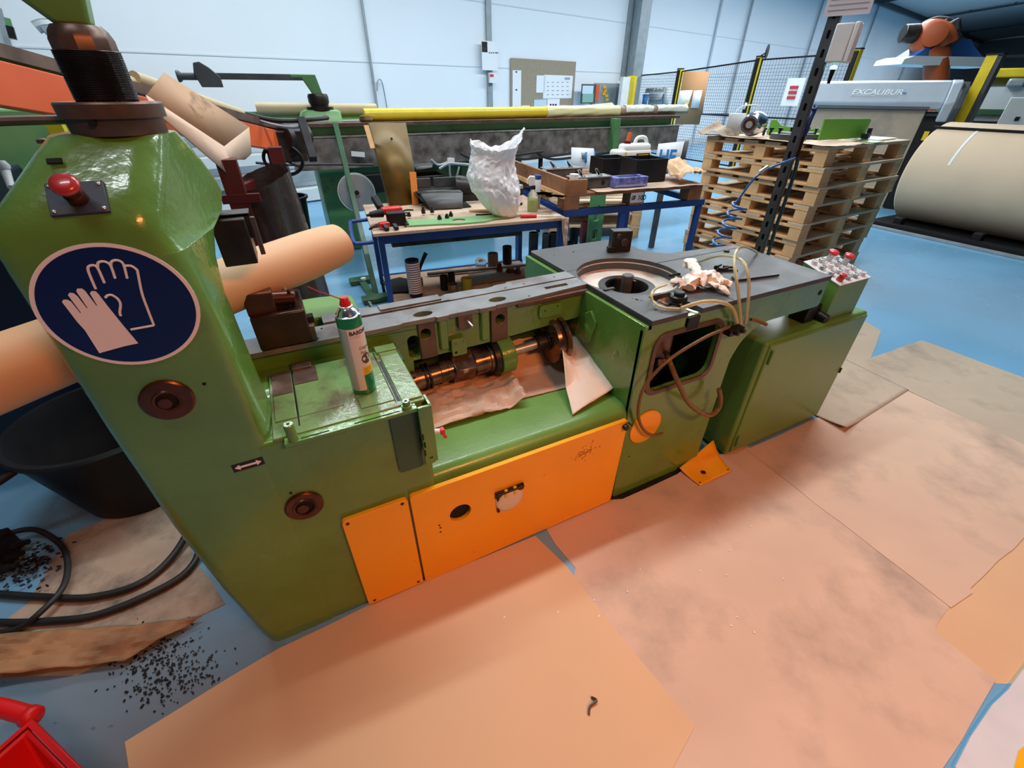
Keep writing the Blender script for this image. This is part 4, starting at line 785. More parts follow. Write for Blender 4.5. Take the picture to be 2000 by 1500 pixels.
MB().tube([B(.33,.55,.25),B(.37,.56,.36),B(.43,.58,.46)], lambda t:.009+.010*t, 10, 6).build('handle', m_blackg, rs_)
bbox(MB(),.28,.37,.54,.555,.187,.26).build('blade', m_dgrey, rs_)
tag(MB().prism([tuple(B(x,y)[:2]) for x,y in ((.08,.45),(.32,.40),(.36,.62),(.20,.78),(.04,.72))], .187, .205).build('black_plate', m_black, bevel=.004), 'flat black plate on the shelf behind the striped cups', 'plate')
tag(MB().prism([tuple(B(x,y)[:2]) for x,y in ((.72,.40),(1.28,.42),(1.36,.66),(.80,.62))], .187, .212).build('grey_plate', mat('dull_grey_plate', (.14,.15,.13), .45, .3), bevel=.004), 'dull grey plate on the lower shelf right of the cans', 'plate')
for i,(x,y,r,h) in enumerate(((1.10,.62,.03,.07),(1.19,.56,.045,.03),(1.24,.50,.03,.05))): tag(MB().lathe([(r,0),(r,h*.5),(r*.7,h*.5),(r*.7,h)], B(x,y,.2125), n=20).build('machine_bush', m_brown), 'dark brown turned bush on the grey shelf plate, %s of three' % ('rearmost','middle','front')[i], 'bush')

# on the bench top
dr = thing('cordless_drill', B(.16,.25,BH), 'red and black cordless drill on the left corner of the workbench', 'drill')
def bo(mb, x, y, z, s_, rz=0, rx=0, ry=0): return mb.ob(B(x,y,BH+z), s_, BA+rz, rx, ry)
bo(MB(),.185,.19,.045,(.13,.085,.09)).build('battery', m_black, dr, bevel=.006)
bo(MB(),.17,.27,.085,(.15,.07,.05),.1).build('drill_body', m_red, dr, bevel=.015, seg=3)
MB().cyl(B(.10,.25,BH+.075),B(.015,.22,BH+.075),.03,.02,20).cyl(B(.015,.22,BH+.075),B(-.01,.21,BH+.075),.012,.008,12).build('chuck', m_black, dr)
MB().beam(B(.10,.33,BH+.09), B(.07,.42,BH+.155), .05, .04).build('handle', m_black, dr, bevel=.01)
cl = thing('ratchet_clamp', B(.11,.07,BH), 'small red and black clamp at the front left bench corner', 'clamp')
MB().tube([B(-.01,.13),B(.02,.10,BH+.02),B(.07,.09,BH+.03),B(.05,.15,BH+.02),B(0,.15,BH+.01)], .008, 8, 5).build('clamp_loop', m_brown, cl)
bo(MB(),.09,.10,.03,(.07,.05,.035),.2).build('clamp_body', m_red, cl, bevel=.006)
for x in (.09,.155): MB().beam(B(x,.08,BH+.03),B(x+.012,.03,BH+.012),.03,.024).build('clamp_jaw', m_black, cl, bevel=.005)
# bronze channel leaning on the beam
chn = thing('bronze_channel', B(.38,.86,BH), 'tall bronze-brown sheet channel standing on the bench leaning on the steel beam', 'channel')
p0, p1_, q0, q1 = PY(800,402,3.88), PY(740,246,4.35), PY(762,402,3.92), PY(700,246,4.35)
ca, cb_ = PY(762,400,3.85), PY(822,400,3.85); cc_, cd_ = PY(792,240,4.5), PY(722,240,4.5)
bk = Vector((0,.08,0))
MB().add([ca,cb_,cc_,cd_,ca+bk,cb_+bk+Vector((.02,0,0)),cc_+bk,cd_+bk], [(0,1,2,3),(1,5,6,2),(0,3,7,4)]).build('channel_sheet', m_gold, chn, solid=.006)
MB().lathe([(.009,0),(.009,.004)], (ca+cb_)*.1+(cc_+cd_)*.4+Vector((0,-.006,0)), (0,-1,.2), 14).build('channel_hole', m_void, chn)
tag(MB().beam(PY(715,245,4.4), PY(728,290,4.3), .04, .01).build('wood_slat', m_wood), 'pale wooden slat end behind the top of the bronze channel', 'slat')
tag(MB().beam(B(.42,.80,BH+.002), PY(806,336,3.9), .055, .01, (0,1,0)).build('orange_strip', mat('orange_strip_paint',(.62,.20,.03),.45), bevel=.002), 'upright orange-brown strip between bronze channel and black tray', 'strip')
ty = thing('steel_tray', B(.66,.9,BH), 'black angular steel tray with sloping front standing on the workbench', 'tray')
bbox(MB(),.50,.84,.56,1.0,BH+.001,BH+.012).build('tray_base', m_darkm, ty)
MB().add([B(.50,.56,BH+.01),B(.76,.53,BH+.01),B(.80,.66,BH+.10),B(.46,.72,BH+.10)],[(0,1,2,3)]).build('tray_slope', m_steel, ty, solid=.005)
MB().add([B(.44,.72,BH+.10),B(.80,.68,BH+.10),B(.82,1.0,BH+.10),B(.42,1.02,BH+.10)],[(0,1,2,3)]).build('tray_deck', m_darkm, ty, solid=.004)
bbox(MB(),.42,.58,1.0,1.02,BH+.10,BH+.18); f = MB(); bbox(f,.42,.60,1.0,1.03,BH+.09,BH+.17); bbox(f,.63,.84,1.0,1.03,BH+.09,BH+.17); f.build('tray_back', m_steel, ty, bevel=.002)
MB().add([B(.42,.72,BH+.10),B(.50,.56,BH+.01),B(.50,1.0,BH+.01),B(.42,1.02,BH+.10)],[(0,1,2,3)]).build('tray_side', m_darkm, ty, solid=.004)
# green plate
gpo = [(.26,.12),(.93,.03),(1.0,.10),(.99,.22),(.62,.24),(.26,.30)]
tag(MB().plate([tuple(B(x,y)[:2]) for x,y in ((.24,.10),(.50,.07),(.60,.04),(.80,.04),(.90,.09),(1.00,.10),(1.0,.20),(.75,.22),(.26,.27))], [[tuple(B(.63+.05*math.cos(t),.14+.045*math.sin(t))[:2]) for t in [2*math.pi*k/20 for k in range(20)]]], BH+.001, BH+.012).build('green_cover_plate', m_lgreen, bevel=.001), 'light green cover plate with a round hole along the front edge of the workbench', 'plate')
tag(bo(MB(),.245,.18,.012,(.03,.16,.02)).build('dark_end_strip', m_darkm), 'dark strip at the left end of the light green plate', 'strip')
for i,(x,y,h) in enumerate(((.42,.42,.05),(.49,.43,.045),(.56,.22,.03),(.50,.20,.03),(.60,.26,.035),(.30,.36,.03))):
    tag(MB().lathe([(.016,0),(.016,h*.6),(.009,h*.6),(.009,h)], B(x,y,BH+.0125), n=14).build('small_fitting', m_darkm), 'small black fitting on the workbench, %s' % ('left one below the tray slope','right one below the tray slope','on the green plate near its hole','on the green plate left of the hole','beside the hole of the green plate','nearest the drill battery')[i], 'fitting')
for i,(x,y,a) in enumerate(((.28,.50,.4),(.25,.42,-.3),(.32,.58,1.2))):
    tag(MB().tube([B(x-.05,y,BH+.006),B(x,y+.03*math.sin(a),BH+.008),B(x+.05,y+.02,BH+.006)], .006, 8).build('ring_spanner', m_darkm if i else m_brown), 'small dark tool behind the drill, %s' % ('middle','nearest','farthest')[i], 'tool')
tag(MB().tube([B(.78,.40,BH+.012),B(.88,.36,BH+.013),B(.98,.33,BH+.012)], lambda t:.008+.008*t, 10).build('wooden_awl', m_wood), 'wooden tool with tapered grip lying left of the white bag', 'tool')
tag(MB().tube([B(.80,.28,BH+.006),B(.90,.27,BH+.006),B(1.0,.30,BH+.006)], .006, 8).build('dark_file', m_darkm), 'thin dark file lying behind the green plate', 'file')
dm = thing('dark_motor', B(.90,.95,BH), 'dark rounded motor housing half hidden behind the white bag', 'motor')
MB().cyl(B(.80,.92,BH+.10),B(1.05,.86,BH+.08),.10,.085,28).build('motor_body', m_darkm, dm, bevel=.006); bo(MB(),.90,.88,.03,(.2,.15,.05)).build('motor_foot', m_darkm, dm)
MB().tube([B(.76,.60,BH+.01),B(.72,.70,BH+.04),B(.76,.78,BH+.06)], .02, 10).build('motor_duct', m_steel, dm)
# white bag
bg = thing('plastic_bag', B(1.06,.45,BH), 'big crumpled white translucent plastic bag standing on the workbench', 'bag')
bc0 = PD(968,408,3.48); bc0.z = BH+.002
prof_ = [(0,.075,.045),(.025,.105,.04),(.10,.150,.02),(.19,.178,.0),(.28,.180,-.012),(.36,.160,-.015),(.42,.145,-.005),(.47,.148,.0),(.51,.165,.0)]
rings = []; ba = Vector((rt.x,rt.y,0)).normalized(); bb = Vector((-ba.y,ba.x,0))
for i in range(71):
    t = i/70*(len(prof_)-1); k = min(int(t),len(prof_)-2); u = t-k; h,r,o_x = [prof_[k][j]*(1-u)+prof_[k+1][j]*u for j in range(3)]
    rg = []
    for j in range(110):
        a = 2*math.pi*j/110; d = ba*math.cos(a)+bb*math.sin(a)*.72
        q_ = Vector((math.cos(a)*1.6, math.sin(a)*1.6, h*6)); fold = .14*noise.noise(q_+Vector((3,0,0)))+.12*(.3-abs(noise.noise(q_*2.0)))+.10*(.25-abs(noise.noise(q_*4.3)))+.03*noise.noise(q_*8)
        top = max(0,(h-.36)/.15); hh = h+top*(.13*max(0,math.cos(a-.25))**3+.05*max(0,math.cos(a-2.9))**2-.05)
        rg.append(bc0+d*(r*(1+fold)+top*.03*abs(math.cos(a)))+ba*(o_x*1.6+top*top*.02)+Vector((0,0,max(0,hh+.015*noise.noise(q_*3)*(h>.03)))))
    rings.append(rg)
MB().loft(rings, caps=False).add([bc0+ba*(.07+.072*math.cos(a))+bb*.055*math.sin(a)+Vector((0,0,.003)) for a in [2*math.pi*j/20 for j in range(20)]], [tuple(range(20))]).build('bag_film', m_bagw, bg, smooth=28)
blob(bc0+Vector((0,0,.115))+ba*.05, .105, .25, 2, 4, 4, (.95,.8,.95)).build('bag_contents', m_cloth, bg, smooth=60)
# bottles and gloves right of the bag
sp_ = thing('spray_bottle', B(1.27,.27,BH), 'spray bottle half full of yellow-green liquid at the right end of the workbench', 'spray bottle'); c = B(1.27,.27,BH)
MB().lathe([(.036,0),(.040,.006),(.040,.09),(.038,.092)], c, n=32).build('liquid', m_yliq, sp_)
MB().lathe([(.041,.001),(.042,.10),(.036,.13),(.018,.155),(.016,.17)], c, n=32, caps=False).build('bottle', m_glass, sp_, smooth=50)
MB().lathe([(.018,.165),(.020,.17),(.020,.19),(.016,.193)], c, n=24).build('collar', m_black, sp_)
bo(MB(),1.26,.27,.225,(.045,.026,.07)).build('trigger_head', m_white, sp_, bevel=.006); MB().tube([B(1.25,.27,BH+.26),B(1.22,.25,BH+.245),B(1.215,.25,BH+.21)], .006, 8).build('trigger', m_white, sp_)
tb2 = thing('cartridge', B(1.37,.40,BH), 'slim white cartridge with a blue cap behind the spray bottle', 'cartridge'); c = B(1.36,.40,BH)
MB().lathe([(.028,0),(.03,.004),(.03,.235),(.028,.238)], c, n=28).build('tube_body', m_lgrey, tb2); MB().lathe([(.031,.215),(.031,.24),(.029,.244),(.002,.245)], c, n=28).build('cap', m_blue, tb2)
cg = thing('cloth_gloves', B(1.42,.28,BH), 'pair of crumpled white cloth work gloves on the right end of the workbench', 'gloves')
ribbon([B(1.33,.33,BH+.035),B(1.38,.31,BH+.05),B(1.43,.27,BH+.045)], lambda t:.055, 'glove', cg, m_cloth, .016, 3, .75)
o = ribbon([B(1.37,.22,BH+.03),B(1.43,.20,BH+.04),B(1.48,.14,BH+.03)], lambda t:.05-.01*t, 'glove', cg, m_cloth, .016, 9, .7)
for v in o.data.vertices: v.co.z = max(v.co.z, .002)
tag(MB().beam(B(1.07,.15,BH+.008),B(1.36,.09,BH+.008),.022,.012).build('steel_rule', m_steelb), 'bright steel strip lying along the bench edge below the spray bottle', 'rule')
sd = thing('screwdriver', B(1.2,.09,BH), 'red handled screwdriver lying on the front edge of the workbench', 'screwdriver')
MB().cyl(B(1.10,.09,BH+.014),B(1.22,.06,BH+.014),.014,.013,16).build('handle', m_red, sd, bevel=.003); MB().cyl(B(1.22,.06,BH+.014),B(1.40,.02,BH+.012),.005,n=10).build('blade', m_chrome, sd)
tag(sheet([B(1.40,-.006,.80),B(1.46,-.012,.80),B(1.45,-.03,.56),B(1.42,-.03,.60)],8,14,.02,2,4,'rag',m_mdf), 'dirty rag hanging off the right corner of the workbench', 'rag')
jg = thing('black_jar', B(1.22,.62,BH), 'dark jar with a pale label standing just right of the white bag', 'jar'); c = B(1.24,.55,BH)
MB().lathe([(.05,0),(.05,.12),(.045,.13)], c, n=28).build('jar_body', m_black, jg); MB().lathe([(.0505,.02),(.0505,.08)], c, n=28, caps=False).build('jar_label', m_paperw, jg); MB().lathe([(.052,.13),(.052,.15),(.05,.153)], c, n=28).build('jar_lid', m_steelb, jg)

# ================================================================== second table with a dark pallet on it
C2 = Vector((2.03,3.09,0)); a2 = R(-6.5); cu2 = Vector((math.cos(a2),math.sin(a2),0)); cv2 = Vector((-math.sin(a2),math.cos(a2),0))
def D2(x, y, z): return C2+cu2*x+cv2*y+Vector((0,0,z))
def dbox(mb, x0,x1,y0,y1,z0,z1):
    return mb.add([D2(x,y,z) for z in (z0,z1) for x,y in ((x0,y0),(x1,y0),(x1,y1),(x0,y1))], [(0,3,2,1),(4,5,6,7),(0,1,5,4),(1,2,6,5),(2,3,7,6),(3,0,4,7)])
t2 = thing('blue_table', D2(.68,.5,0), 'dark blue steel table frame carrying the dark wooden pallet', 'table')
TZ = .80
f = MB(); dbox(f,0,1.42,0,.05,TZ-.05,TZ); dbox(f,0,1.42,1.1,1.15,TZ-.05,TZ); dbox(f,0,.05,.05,1.1,TZ-.05,TZ); dbox(f,1.37,1.42,.05,1.1,TZ-.05,TZ); f.build('table_frame', m_blue, t2, bevel=.003)
for x in (.02,1.36):
    for y in (.0,1.1): dbox(MB(),x,x+.045,y+.002,y+.045,0,TZ-.05).build('leg', m_blue, t2, bevel=.003)
dbox(MB(),.55,.60,.002,.05,0,TZ-.05).build('leg', m_blue, t2, bevel=.003)
pb = thing('dark_pallet', D2(.68,.6,TZ), 'dark stained wooden pallet with raised side boards on the blue table', 'pallet')
for x in (0,.62,1.22):
    for y in (.0,.52,1.06): dbox(MB(),x,x+.14,y,y+.12,TZ+.001,TZ+.10).build('block', m_woodd, pb, bevel=.003)
f = MB()
for k in range(7): dbox(f,0,1.36,.17*k,.17*k+.14,TZ+.10,TZ+.125)
f.build('deck_boards', m_woodd, pb, bevel=.002)
dbox(MB(),-.012,.008,.0,1.18,TZ+.09,TZ+.125).build('edge_board', m_wood, pb)
dbox(MB(),.0,.03,-.0,1.18,TZ+.125,TZ+.235).build('side_board', m_woodd, pb, bevel=.002); dbox(MB(),.03,.20,.0,.03,TZ+.125,TZ+.225).build('side_board', m_woodd, pb, bevel=.002)
lb = dbox(MB(),.620,.745,-.004,-.001,TZ+.02,TZ+.10).build('size_label', m_whitep, pb, label='white label reading Ø 100')
text('Ø 100', 'label_lettering', m_ink, lb, .056, D2(.628,-.005,TZ+.038), cu2, (0,0,1), bold=.001)
PT = TZ+.126
tag(sheet([D2(.28,-.03,PT+.003),D2(1.34,-.04,PT+.004),D2(1.36,.55,PT+.01),D2(.25,.5,PT+.004)],20,14,.010,3,7,'kraft_sheet',m_kraft,fn=lambda p,u,v: Vector((p.x,p.y,max(p.z,PT+.002)))), 'kraft sheet spread on the dark pallet under the boxes', 'paper sheet')
for i,(x,y,w_) in enumerate(((.13,.10,.33),(.12,.62,.36))):
    cs = thing('folding_clamp_bar', D2(x+w_/2,y+.08,PT+.002), ('front','rear')[i]+' steel channel with two upright clips on the dark pallet', 'channel')
    dbox(MB(),x,x+w_,y,y+.012,PT+.012,PT+.09).build('channel_web', m_steel, cs, bevel=.002); dbox(MB(),x-.01,x+w_+.02,y-.005,y+.13,PT+.09,PT+.098).build('channel_top', m_steelb, cs); dbox(MB(),x,x+w_,y+.012,y+.12,PT+.012,PT+.022).build('channel_bottom', m_darkm, cs)
    for xx in (x+.08,x+.24): MB().beam(D2(xx,y+.02,PT+.098),D2(xx-.02,y+.05,PT+.15),.035,.006).beam(D2(xx+.03,y+.03,PT+.098),D2(xx-.02,y+.05,PT+.15),.035,.006).build('clip', m_chrome, cs)
    for xx in (x+.05,x+w_-.06): MB().lathe([(.018,0),(.018,.003)], D2(xx,y,PT+.05), -cv2, 20).build('channel_hole', m_void, cs)
can('plastic_tub', D2(.10,.05,PT+.10), .036, .035, m_pvc, 'small white round tub on the corner of the dark pallet', 'tub', inner=False)
def openbox(name, x0,x1,y0,y1,z0,z1,m,label,cat='box'):
    o = thing(name, D2((x0+x1)/2,(y0+y1)/2,z0), label, cat); t=.01; f = MB(); dbox(f,x0,x1,y0,y0+t,z0,z1); dbox(f,x0,x1,y1-t,y1,z0,z1); dbox(f,x0,x0+t,y0+t,y1-t,z0,z1); dbox(f,x1-t,x1,y0+t,y1-t,z0,z1); f.build('box_wall', m, o, bevel=.002); dbox(MB(),x0,x1,y0,y1,z0,z0+.006).build('box_floor', m, o); return o
openbox('black_box', .77,1.08,.18,.46,PT+.012,PT+.195,m_black,'open black box on the dark pallet, nearest the carton of gloves')
openbox('black_box', .69,.99,.60,.86,PT+.012,PT+.160,m_black,'open black box on the dark pallet, farther one left of the canister')
nb = thing('glove_carton', D2(.70,.12,PT+.012), 'blue printed carton of disposable gloves on the kraft sheet', 'carton')
f = dbox(MB(),.47,.79,.03,.165,PT+.013,PT+.088).build('carton_body', m_nitr, nb, bevel=.002); dbox(MB(),.53,.73,.055,.14,PT+.088,PT+.090).build('carton_opening', m_navy, nb)
dbox(MB(),.48,.78,.029,.0295,PT+.020,PT+.034).build('carton_print', mat('pale_blue_print',(.3,.35,.6),.5), nb)
tag(sheet([D2(1.12,.02,PT+.015),D2(1.36,-.04,PT+.06),D2(1.44,.40,PT+.10),D2(1.14,.45,PT+.10)],18,18,.05,2.4,12,'crumpled_kraft_paper',m_kraftn,fn=lambda p,u,v: Vector((p.x,p.y,max(p.z+.06*math.sin(u*3.1),PT+.012)))), 'bulging crumpled kraft paper right of the black box on the dark pallet', 'paper sheet')
cnr = thing('white_canister', D2(1.2,.97,PT), 'white plastic canister with handle and red cap behind the black boxes', 'canister')
f = dbox(MB(),1.01,1.43,.90,1.06,PT+.002,PT+.19); f.build('canister_body', m_pvc, cnr, bevel=.03, seg=4)
dbox(MB(),1.10,1.42,.91,1.05,PT+.16,PT+.24).build('canister_shoulder', m_pvc, cnr, bevel=.03, seg=4)
MB().tube([D2(1.25,.98,PT+.22),D2(1.28,.98,PT+.285),D2(1.37,.98,PT+.285),D2(1.41,.98,PT+.21)], .018, 12).build('canister_handle', m_pvc, cnr)
MB().cyl(D2(1.17,.98,PT+.23),D2(1.17,.98,PT+.26),.035,n=20).build('canister_neck', m_dred, cnr); MB().cyl(D2(1.17,.98,PT+.26),D2(1.185,.98,PT+.34),.024,.017,16).build('canister_cap', m_redor, cnr)
lbl = dbox(MB(),1.24,1.40,.896,.899,PT+.12,PT+.155).build('canister_label', m_brown, cnr); dbox(MB(),1.26,1.38,.894,.897,PT+.130,PT+.145).build('label_text_strip', m_label, lbl)
dbox(MB(),1.10,1.122,.896,.899,PT+.09,PT+.17).build('yellow_sticker', m_yellow, cnr)
# pale boards / signs behind
hs_ = thing('white_sign_board', PD(1312,300,5.6), 'white board with large blue letters HE leaning behind the dark pallet', 'sign')
def quad(pts, m, name, parent, th=.012): return MB().add(pts, [(0,1,2,3)]).build(name, m, parent, solid=th)
def pq(pix, D): return [PD(x,y,D) for x,y in pix]
quad(pq([(1286,281),(1337,276),(1325,325),(1278,325)],5.6), m_whitep, 'board_panel', hs_)
u_ = (PD(1337,300,5.57)-PD(1286,300,5.57)).normalized()
text('HE', 'board_lettering', m_inkb, hs_, .19, PD(1284,319,5.56), u_, (0,0,1), bold=.006, sx=.78)
MB().beam(PD(1305,300,5.66),PD(1305,300,5.66)-Vector((0,0,PD(1305,300,5.66).z)),.06,.04).build('board_leg', m_dgrey, hs_)
quad(pq([(1337,276),(1346,275),(1336,325),(1325,325)],5.62), m_dgrey, 'board_edge', hs_)
wc = thing('white_cabinet', PD(1130,330,6.0), 'white cabinet with blue stripes standing behind the far steel beam', 'cabinet')
quad(pq([(1116,288),(1160,290),(1158,345),(1115,345)],5.9), m_whitep, 'cabinet_front', wc, .02); quad(pq([(1160,291),(1163,300),(1161,345),(1158,345)],5.9), m_inkb, 'blue_edge', wc)
quad(pq([(1143,297),(1147,297),(1146,318),(1142,318)],5.87), m_inkb, 'blue_stripe', wc); quad(pq([(1135,298),(1143,298),(1142,311),(1137,311)],5.86), m_galv, 'metal_clip', wc, .004)

# ================================================================== pallet stack
pN = Vector((4.16,2.40,0)); pa = R(4); pu = Vector((math.cos(pa),math.sin(pa),0)); PLX, PLY, PHT = 1.40, 1.22, .154
def mkpallet():
    p = thing('wooden_pallet', (0,0,0), 'x', 'pallet')
    f = MB()
    n = 6
    for k in range(n): w_ = .145; y = k*(PLY-w_)/(n-1); f.box(0,PLX,y,y+w_,.130,.152)
    f.build('deck_boards', m_wood2, p, bevel=.002)
    f = MB()
    for x in (0,(PLX-.145)/2,PLX-.145): f.box(x,x+.145,0,PLY,.108,.1295)
    f.build('cross_boards', m_wood, p, bevel=.002)
    for x in (0,(PLX-.145)/2,PLX-.145):
        for y in (0,(PLY-.11)/2,PLY-.11): MB().box(x+.003,x+.142,y+.002,y+.11,.0225,.1075).build('block', m_wood, p, bevel=.002)
    for x in (0,(PLX-.145)/2,PLX-.145): MB().box(x,x+.145,0,PLY,.001,.022).build('bottom_board', m_wood, p, bevel=.002)
    return p
pp = mkpallet(); words = ['lowest','second from the floor','third from the floor','fourth from the floor','fifth from the floor','third from the top','second from the top','topmost']
for k in range(8):
    o = pp if k == 0 else copy_tree(pp)
    jx, jy = random.uniform(-.02,.02), random.uniform(-.02,.02)
    o.location = pN+Vector((jx,jy,PHT*k)); o.rotation_euler.z = pa+random.uniform(-.008,.008)
    tag(o, 'wooden pallet in the tall stack by the steel post, %s' % words[k], group='stacked pallets')
PTZ = 8*PHT
def S(x, y, z=PTZ): return pN+pu*x+Vector((-pu.y,pu.x,0))*y+Vector((0,0,z))
o = tag(sheet([S(-.04,-.05,PTZ+.004),S(.60,-.03,PTZ+.003),S(.62,1.0,PTZ+.003),S(-.06,1.28,PTZ+.006)],24,24,.012,3,21,'kraft_sheet',m_kraft,fn=lambda p,u,v: Vector((p.x,p.y,max(p.z,PTZ+.0025)))), 'kraft sheet draped over the left half of the pallet stack top', 'paper sheet')
tag(sheet([S(-.06,1.0,PTZ+.02),S(.14,1.0,PTZ+.02),S(.16,1.26,PTZ+.02),S(-.08,1.30,PTZ+.02)],16,16,.02,3,5,'curled_paper',m_kraftd,fn=lambda p,u,v: Vector((p.x,p.y,PTZ+.012+.10*u*v+.04*math.sin(v*4)**2))), 'dark curled paper at the back left corner of the pallet stack', 'paper sheet')
dc = thing('white_display', S(.18,1.10), 'small white curved stand with a wire frame on the pallet stack', 'stand'); b0 = S(.18,1.08,PTZ+.006)
MB().grid(lambda u,v: b0+ba*(-.10+.17*v)+Vector((0,0,.001+.19*min(1,u*1.3)))+bb*(-.05*math.sin(u*2.6)), 12, 4).build('curved_sheet', m_lgrey, dc, solid=.004)
MB().tube([b0+ba*-.03+Vector((0,0,.18)),b0+ba*.03+Vector((0,0,.25)),b0+ba*.20+Vector((0,0,.25)),b0+ba*.15+Vector((0,0,.14))], .006, 6, 3).build('wire_frame', m_white, dc)
ch = thing('chrome_hub', S(.14,.86), 'shiny chromed hub with a bore lying on the pallet stack', 'hub'); b0 = S(.14,.86,PTZ+.012)
hx = (ba*.62+bb*.78+Vector((0,0,0))).normalized(); k_ = 1.22
MB().lathe([(r*k_,h*k_) for r,h in [(.045,-.10),(.06,-.10),(.062,-.03),(.075,-.02),(.085,.01),(.085,.10),(.06,.11),(.05,.11)]], b0+Vector((0,0,.086*k_)), hx, 36).build('hub_body', m_chrome, ch, smooth=30)
MB().lathe([(.044*k_,-.101*k_),(.044*k_,-.102*k_)], b0+Vector((0,0,.086*k_)), hx, 30).build('hub_bore', m_brown, ch); MB().lathe([(.024*k_,-.103*k_),(.024*k_,-.1045*k_)], b0+Vector((0,0,.086*k_)), hx, 24).build('hub_core', m_steelb, ch)
def flange(x, y, r, h, label):
    b = S(x,y,PTZ+.014); t = thing('ring_flange', b, label, 'flange')
    MB().lathe([(r,0),(r,h),(r*.55,h),(r*.5,h+.012),(r*.3,h+.012)], b, n=40).build('flange_disc', m_steel, t, smooth=30)
    for k in range(3): a = k*2.1+.5; MB().lathe([(.009,h),(.009,h+.035),(.016,h+.035),(.016,h+.045)], b+Vector((r*.6*math.cos(a),r*.6*math.sin(a),0)), n=10).build('flange_bolt', m_darkm, t)
flange(.18,.50,.15,.045,'steel ring flange with bolts on the pallet stack, left of the steel post'); flange(.50,.52,.14,.035,'steel ring flange with bolts on the pallet stack, behind the steel post')
for i,(x,y) in enumerate(((.36,.86),(.44,.84),(.50,.78))):
    tag(MB().lathe([(.012,0),(.012,.05),(.022,.05),(.022,.065)], S(x,y,PTZ+.014), n=10).build('black_bolt', m_darkm), 'upright black bolt on the pallet stack by the steel flange, %s of three' % ('leftmost','middle','rightmost')[i], 'bolt', 'bolts on the pallet stack')
m_bgreen = mat('bright_green_bracket', (.13,.36,.04), .4)
gpz = thing('green_bracket', S(.6,.3), 'bright green sheet bracket standing on the pallet stack behind the steel post', 'bracket')
def splate(A, B_, prof, name, m, parent, th=.012):
    A = Vector(A); B_ = Vector(B_); d = (B_-A); u = d.normalized(); n_ = Vector((-u.y,u.x,0))
    P_ = [A+d*t+Vector((0,0,h)) for t,h in prof]; k = len(P_)
    return MB().add(P_+[p+n_*th for p in P_], [tuple(range(k)),tuple(range(k,2*k))]+[(i,(i+1)%k,k+(i+1)%k,k+i) for i in range(k)]).build(name, m, parent, bevel=.001)
splate(S(.33,.30,PTZ+.014), S(.98,.24,PTZ+.014), [(0,0),(1,0),(1.04,.14),(1.0,.155),(-.02,.165)], 'bracket_plate', m_bgreen, gpz)
splate(S(.50,.92,PTZ+.014), S(.72,.52,PTZ+.014), [(0,0),(1,0),(1,.06),(.45,.07),(.25,.08),(.12,.13),(.03,.13)], 'notched_plate', m_bgreen, gpz)
b = S(.93,.20,PTZ+.014); bo_ = thing('black_clamp', b, 'black clamp at the foot of the bright green bracket', 'clamp'); MB().ob(b+Vector((0,0,.022)),(.10,.06,.042),.3).ob(b+Vector((.03,0,.05)),(.035,.035,.07),.6).build('clamp_body', m_black, bo_, bevel=.006)
tag(MB().ob(S(1.12,.26,PTZ+.006),(.42,.34,.010),R(8)).build('white_papers', m_whitep), 'pile of white papers on the right half of the pallet stack', 'papers')
tag(MB().ob(S(.80,.08,PTZ+.003),(.22,.14,.003),R(10)).build('green_sheet', m_lgreen), 'light green sheet between bracket and white papers on the pallet stack', 'sheet')
# stray pallets on the floor beyond
for i,(cx_,cy_,rz) in enumerate(((3.05,4.95,-25),)):
    for k in range(3):
        o = copy_tree(pp); o.location = (cx_,cy_,PHT*k); o.rotation_euler.z = R(rz); o.scale = (.85,.85,1); tag(o, 'weathered pallet in the low stack seen under the blue table, %s' % ('lowest','middle','topmost')[k], group='low pallet stack')
gf = thing('slotted_rack', (3.35,4.45,0), 'green slotted steel frame standing under the blue table near the pallets', 'frame')
f = MB().plate([(3.28,0),(3.46,0),(3.46,.62),(3.28,.62)], [rrect(3.33,3.41,.30,.48,.02), rrect(3.33,3.41,.08,.2,.02)], 4.40, 4.44, 'y'); f.build('frame_plate', m_greenbg, gf, bevel=.004); MB().box(3.46,3.48,4.40,4.6,0,.6).build('frame_side', m_greenbg, gf)
rows = [(1041,498,.055,.26,m_darkm,'grey-brown pot on the floor beyond the bench, nearest the bench leg'),(1065,498,.045,.25,m_dgrey,'dark pot on the floor behind the bench leg'),(1080,498,.055,.26,m_darkm,'dark pot on the floor right of the bench leg'),(1119,482,.055,.22,m_black,'black pot on the floor, left one beyond the steel table'),(1141,474,.065,.26,mat('maroon_pot',(.10,.02,.02),.4),'dark maroon pot on the floor beyond the steel table'),(1113,492,.05,.12,m_black,'short black pot in front of the maroon pot')]
for i,(x,y,r,h,m,l) in enumerate(rows): can('pot', PZ(x,y,0), r, h, m, l, 'pot')
bk_ = thing('black_bracket', PZ(1258,525,0), 'jagged black sheet bracket on the floor behind the steel table', 'bracket'); b = PZ(1262,528,0)
MB().add([b+ba*x_+Vector((0,0,z_)) for x_,z_ in ((-.22,.02),(-.14,.10),(-.02,.16),(.05,.17),(.05,.10),(.10,.04),(.22,.02))]+[b+ba*x_+Vector((0,0,z_))+bb*.05 for x_,z_ in ((-.22,.02),(-.14,.10),(-.02,.16),(.05,.17),(.05,.10),(.10,.04),(.22,.02))], [tuple(range(7)),tuple(range(7,14))]+[(k,(k+1)%7,7+(k+1)%7,7+k) for k in range(7)]).build('bracket_sheet', m_black, bk_)


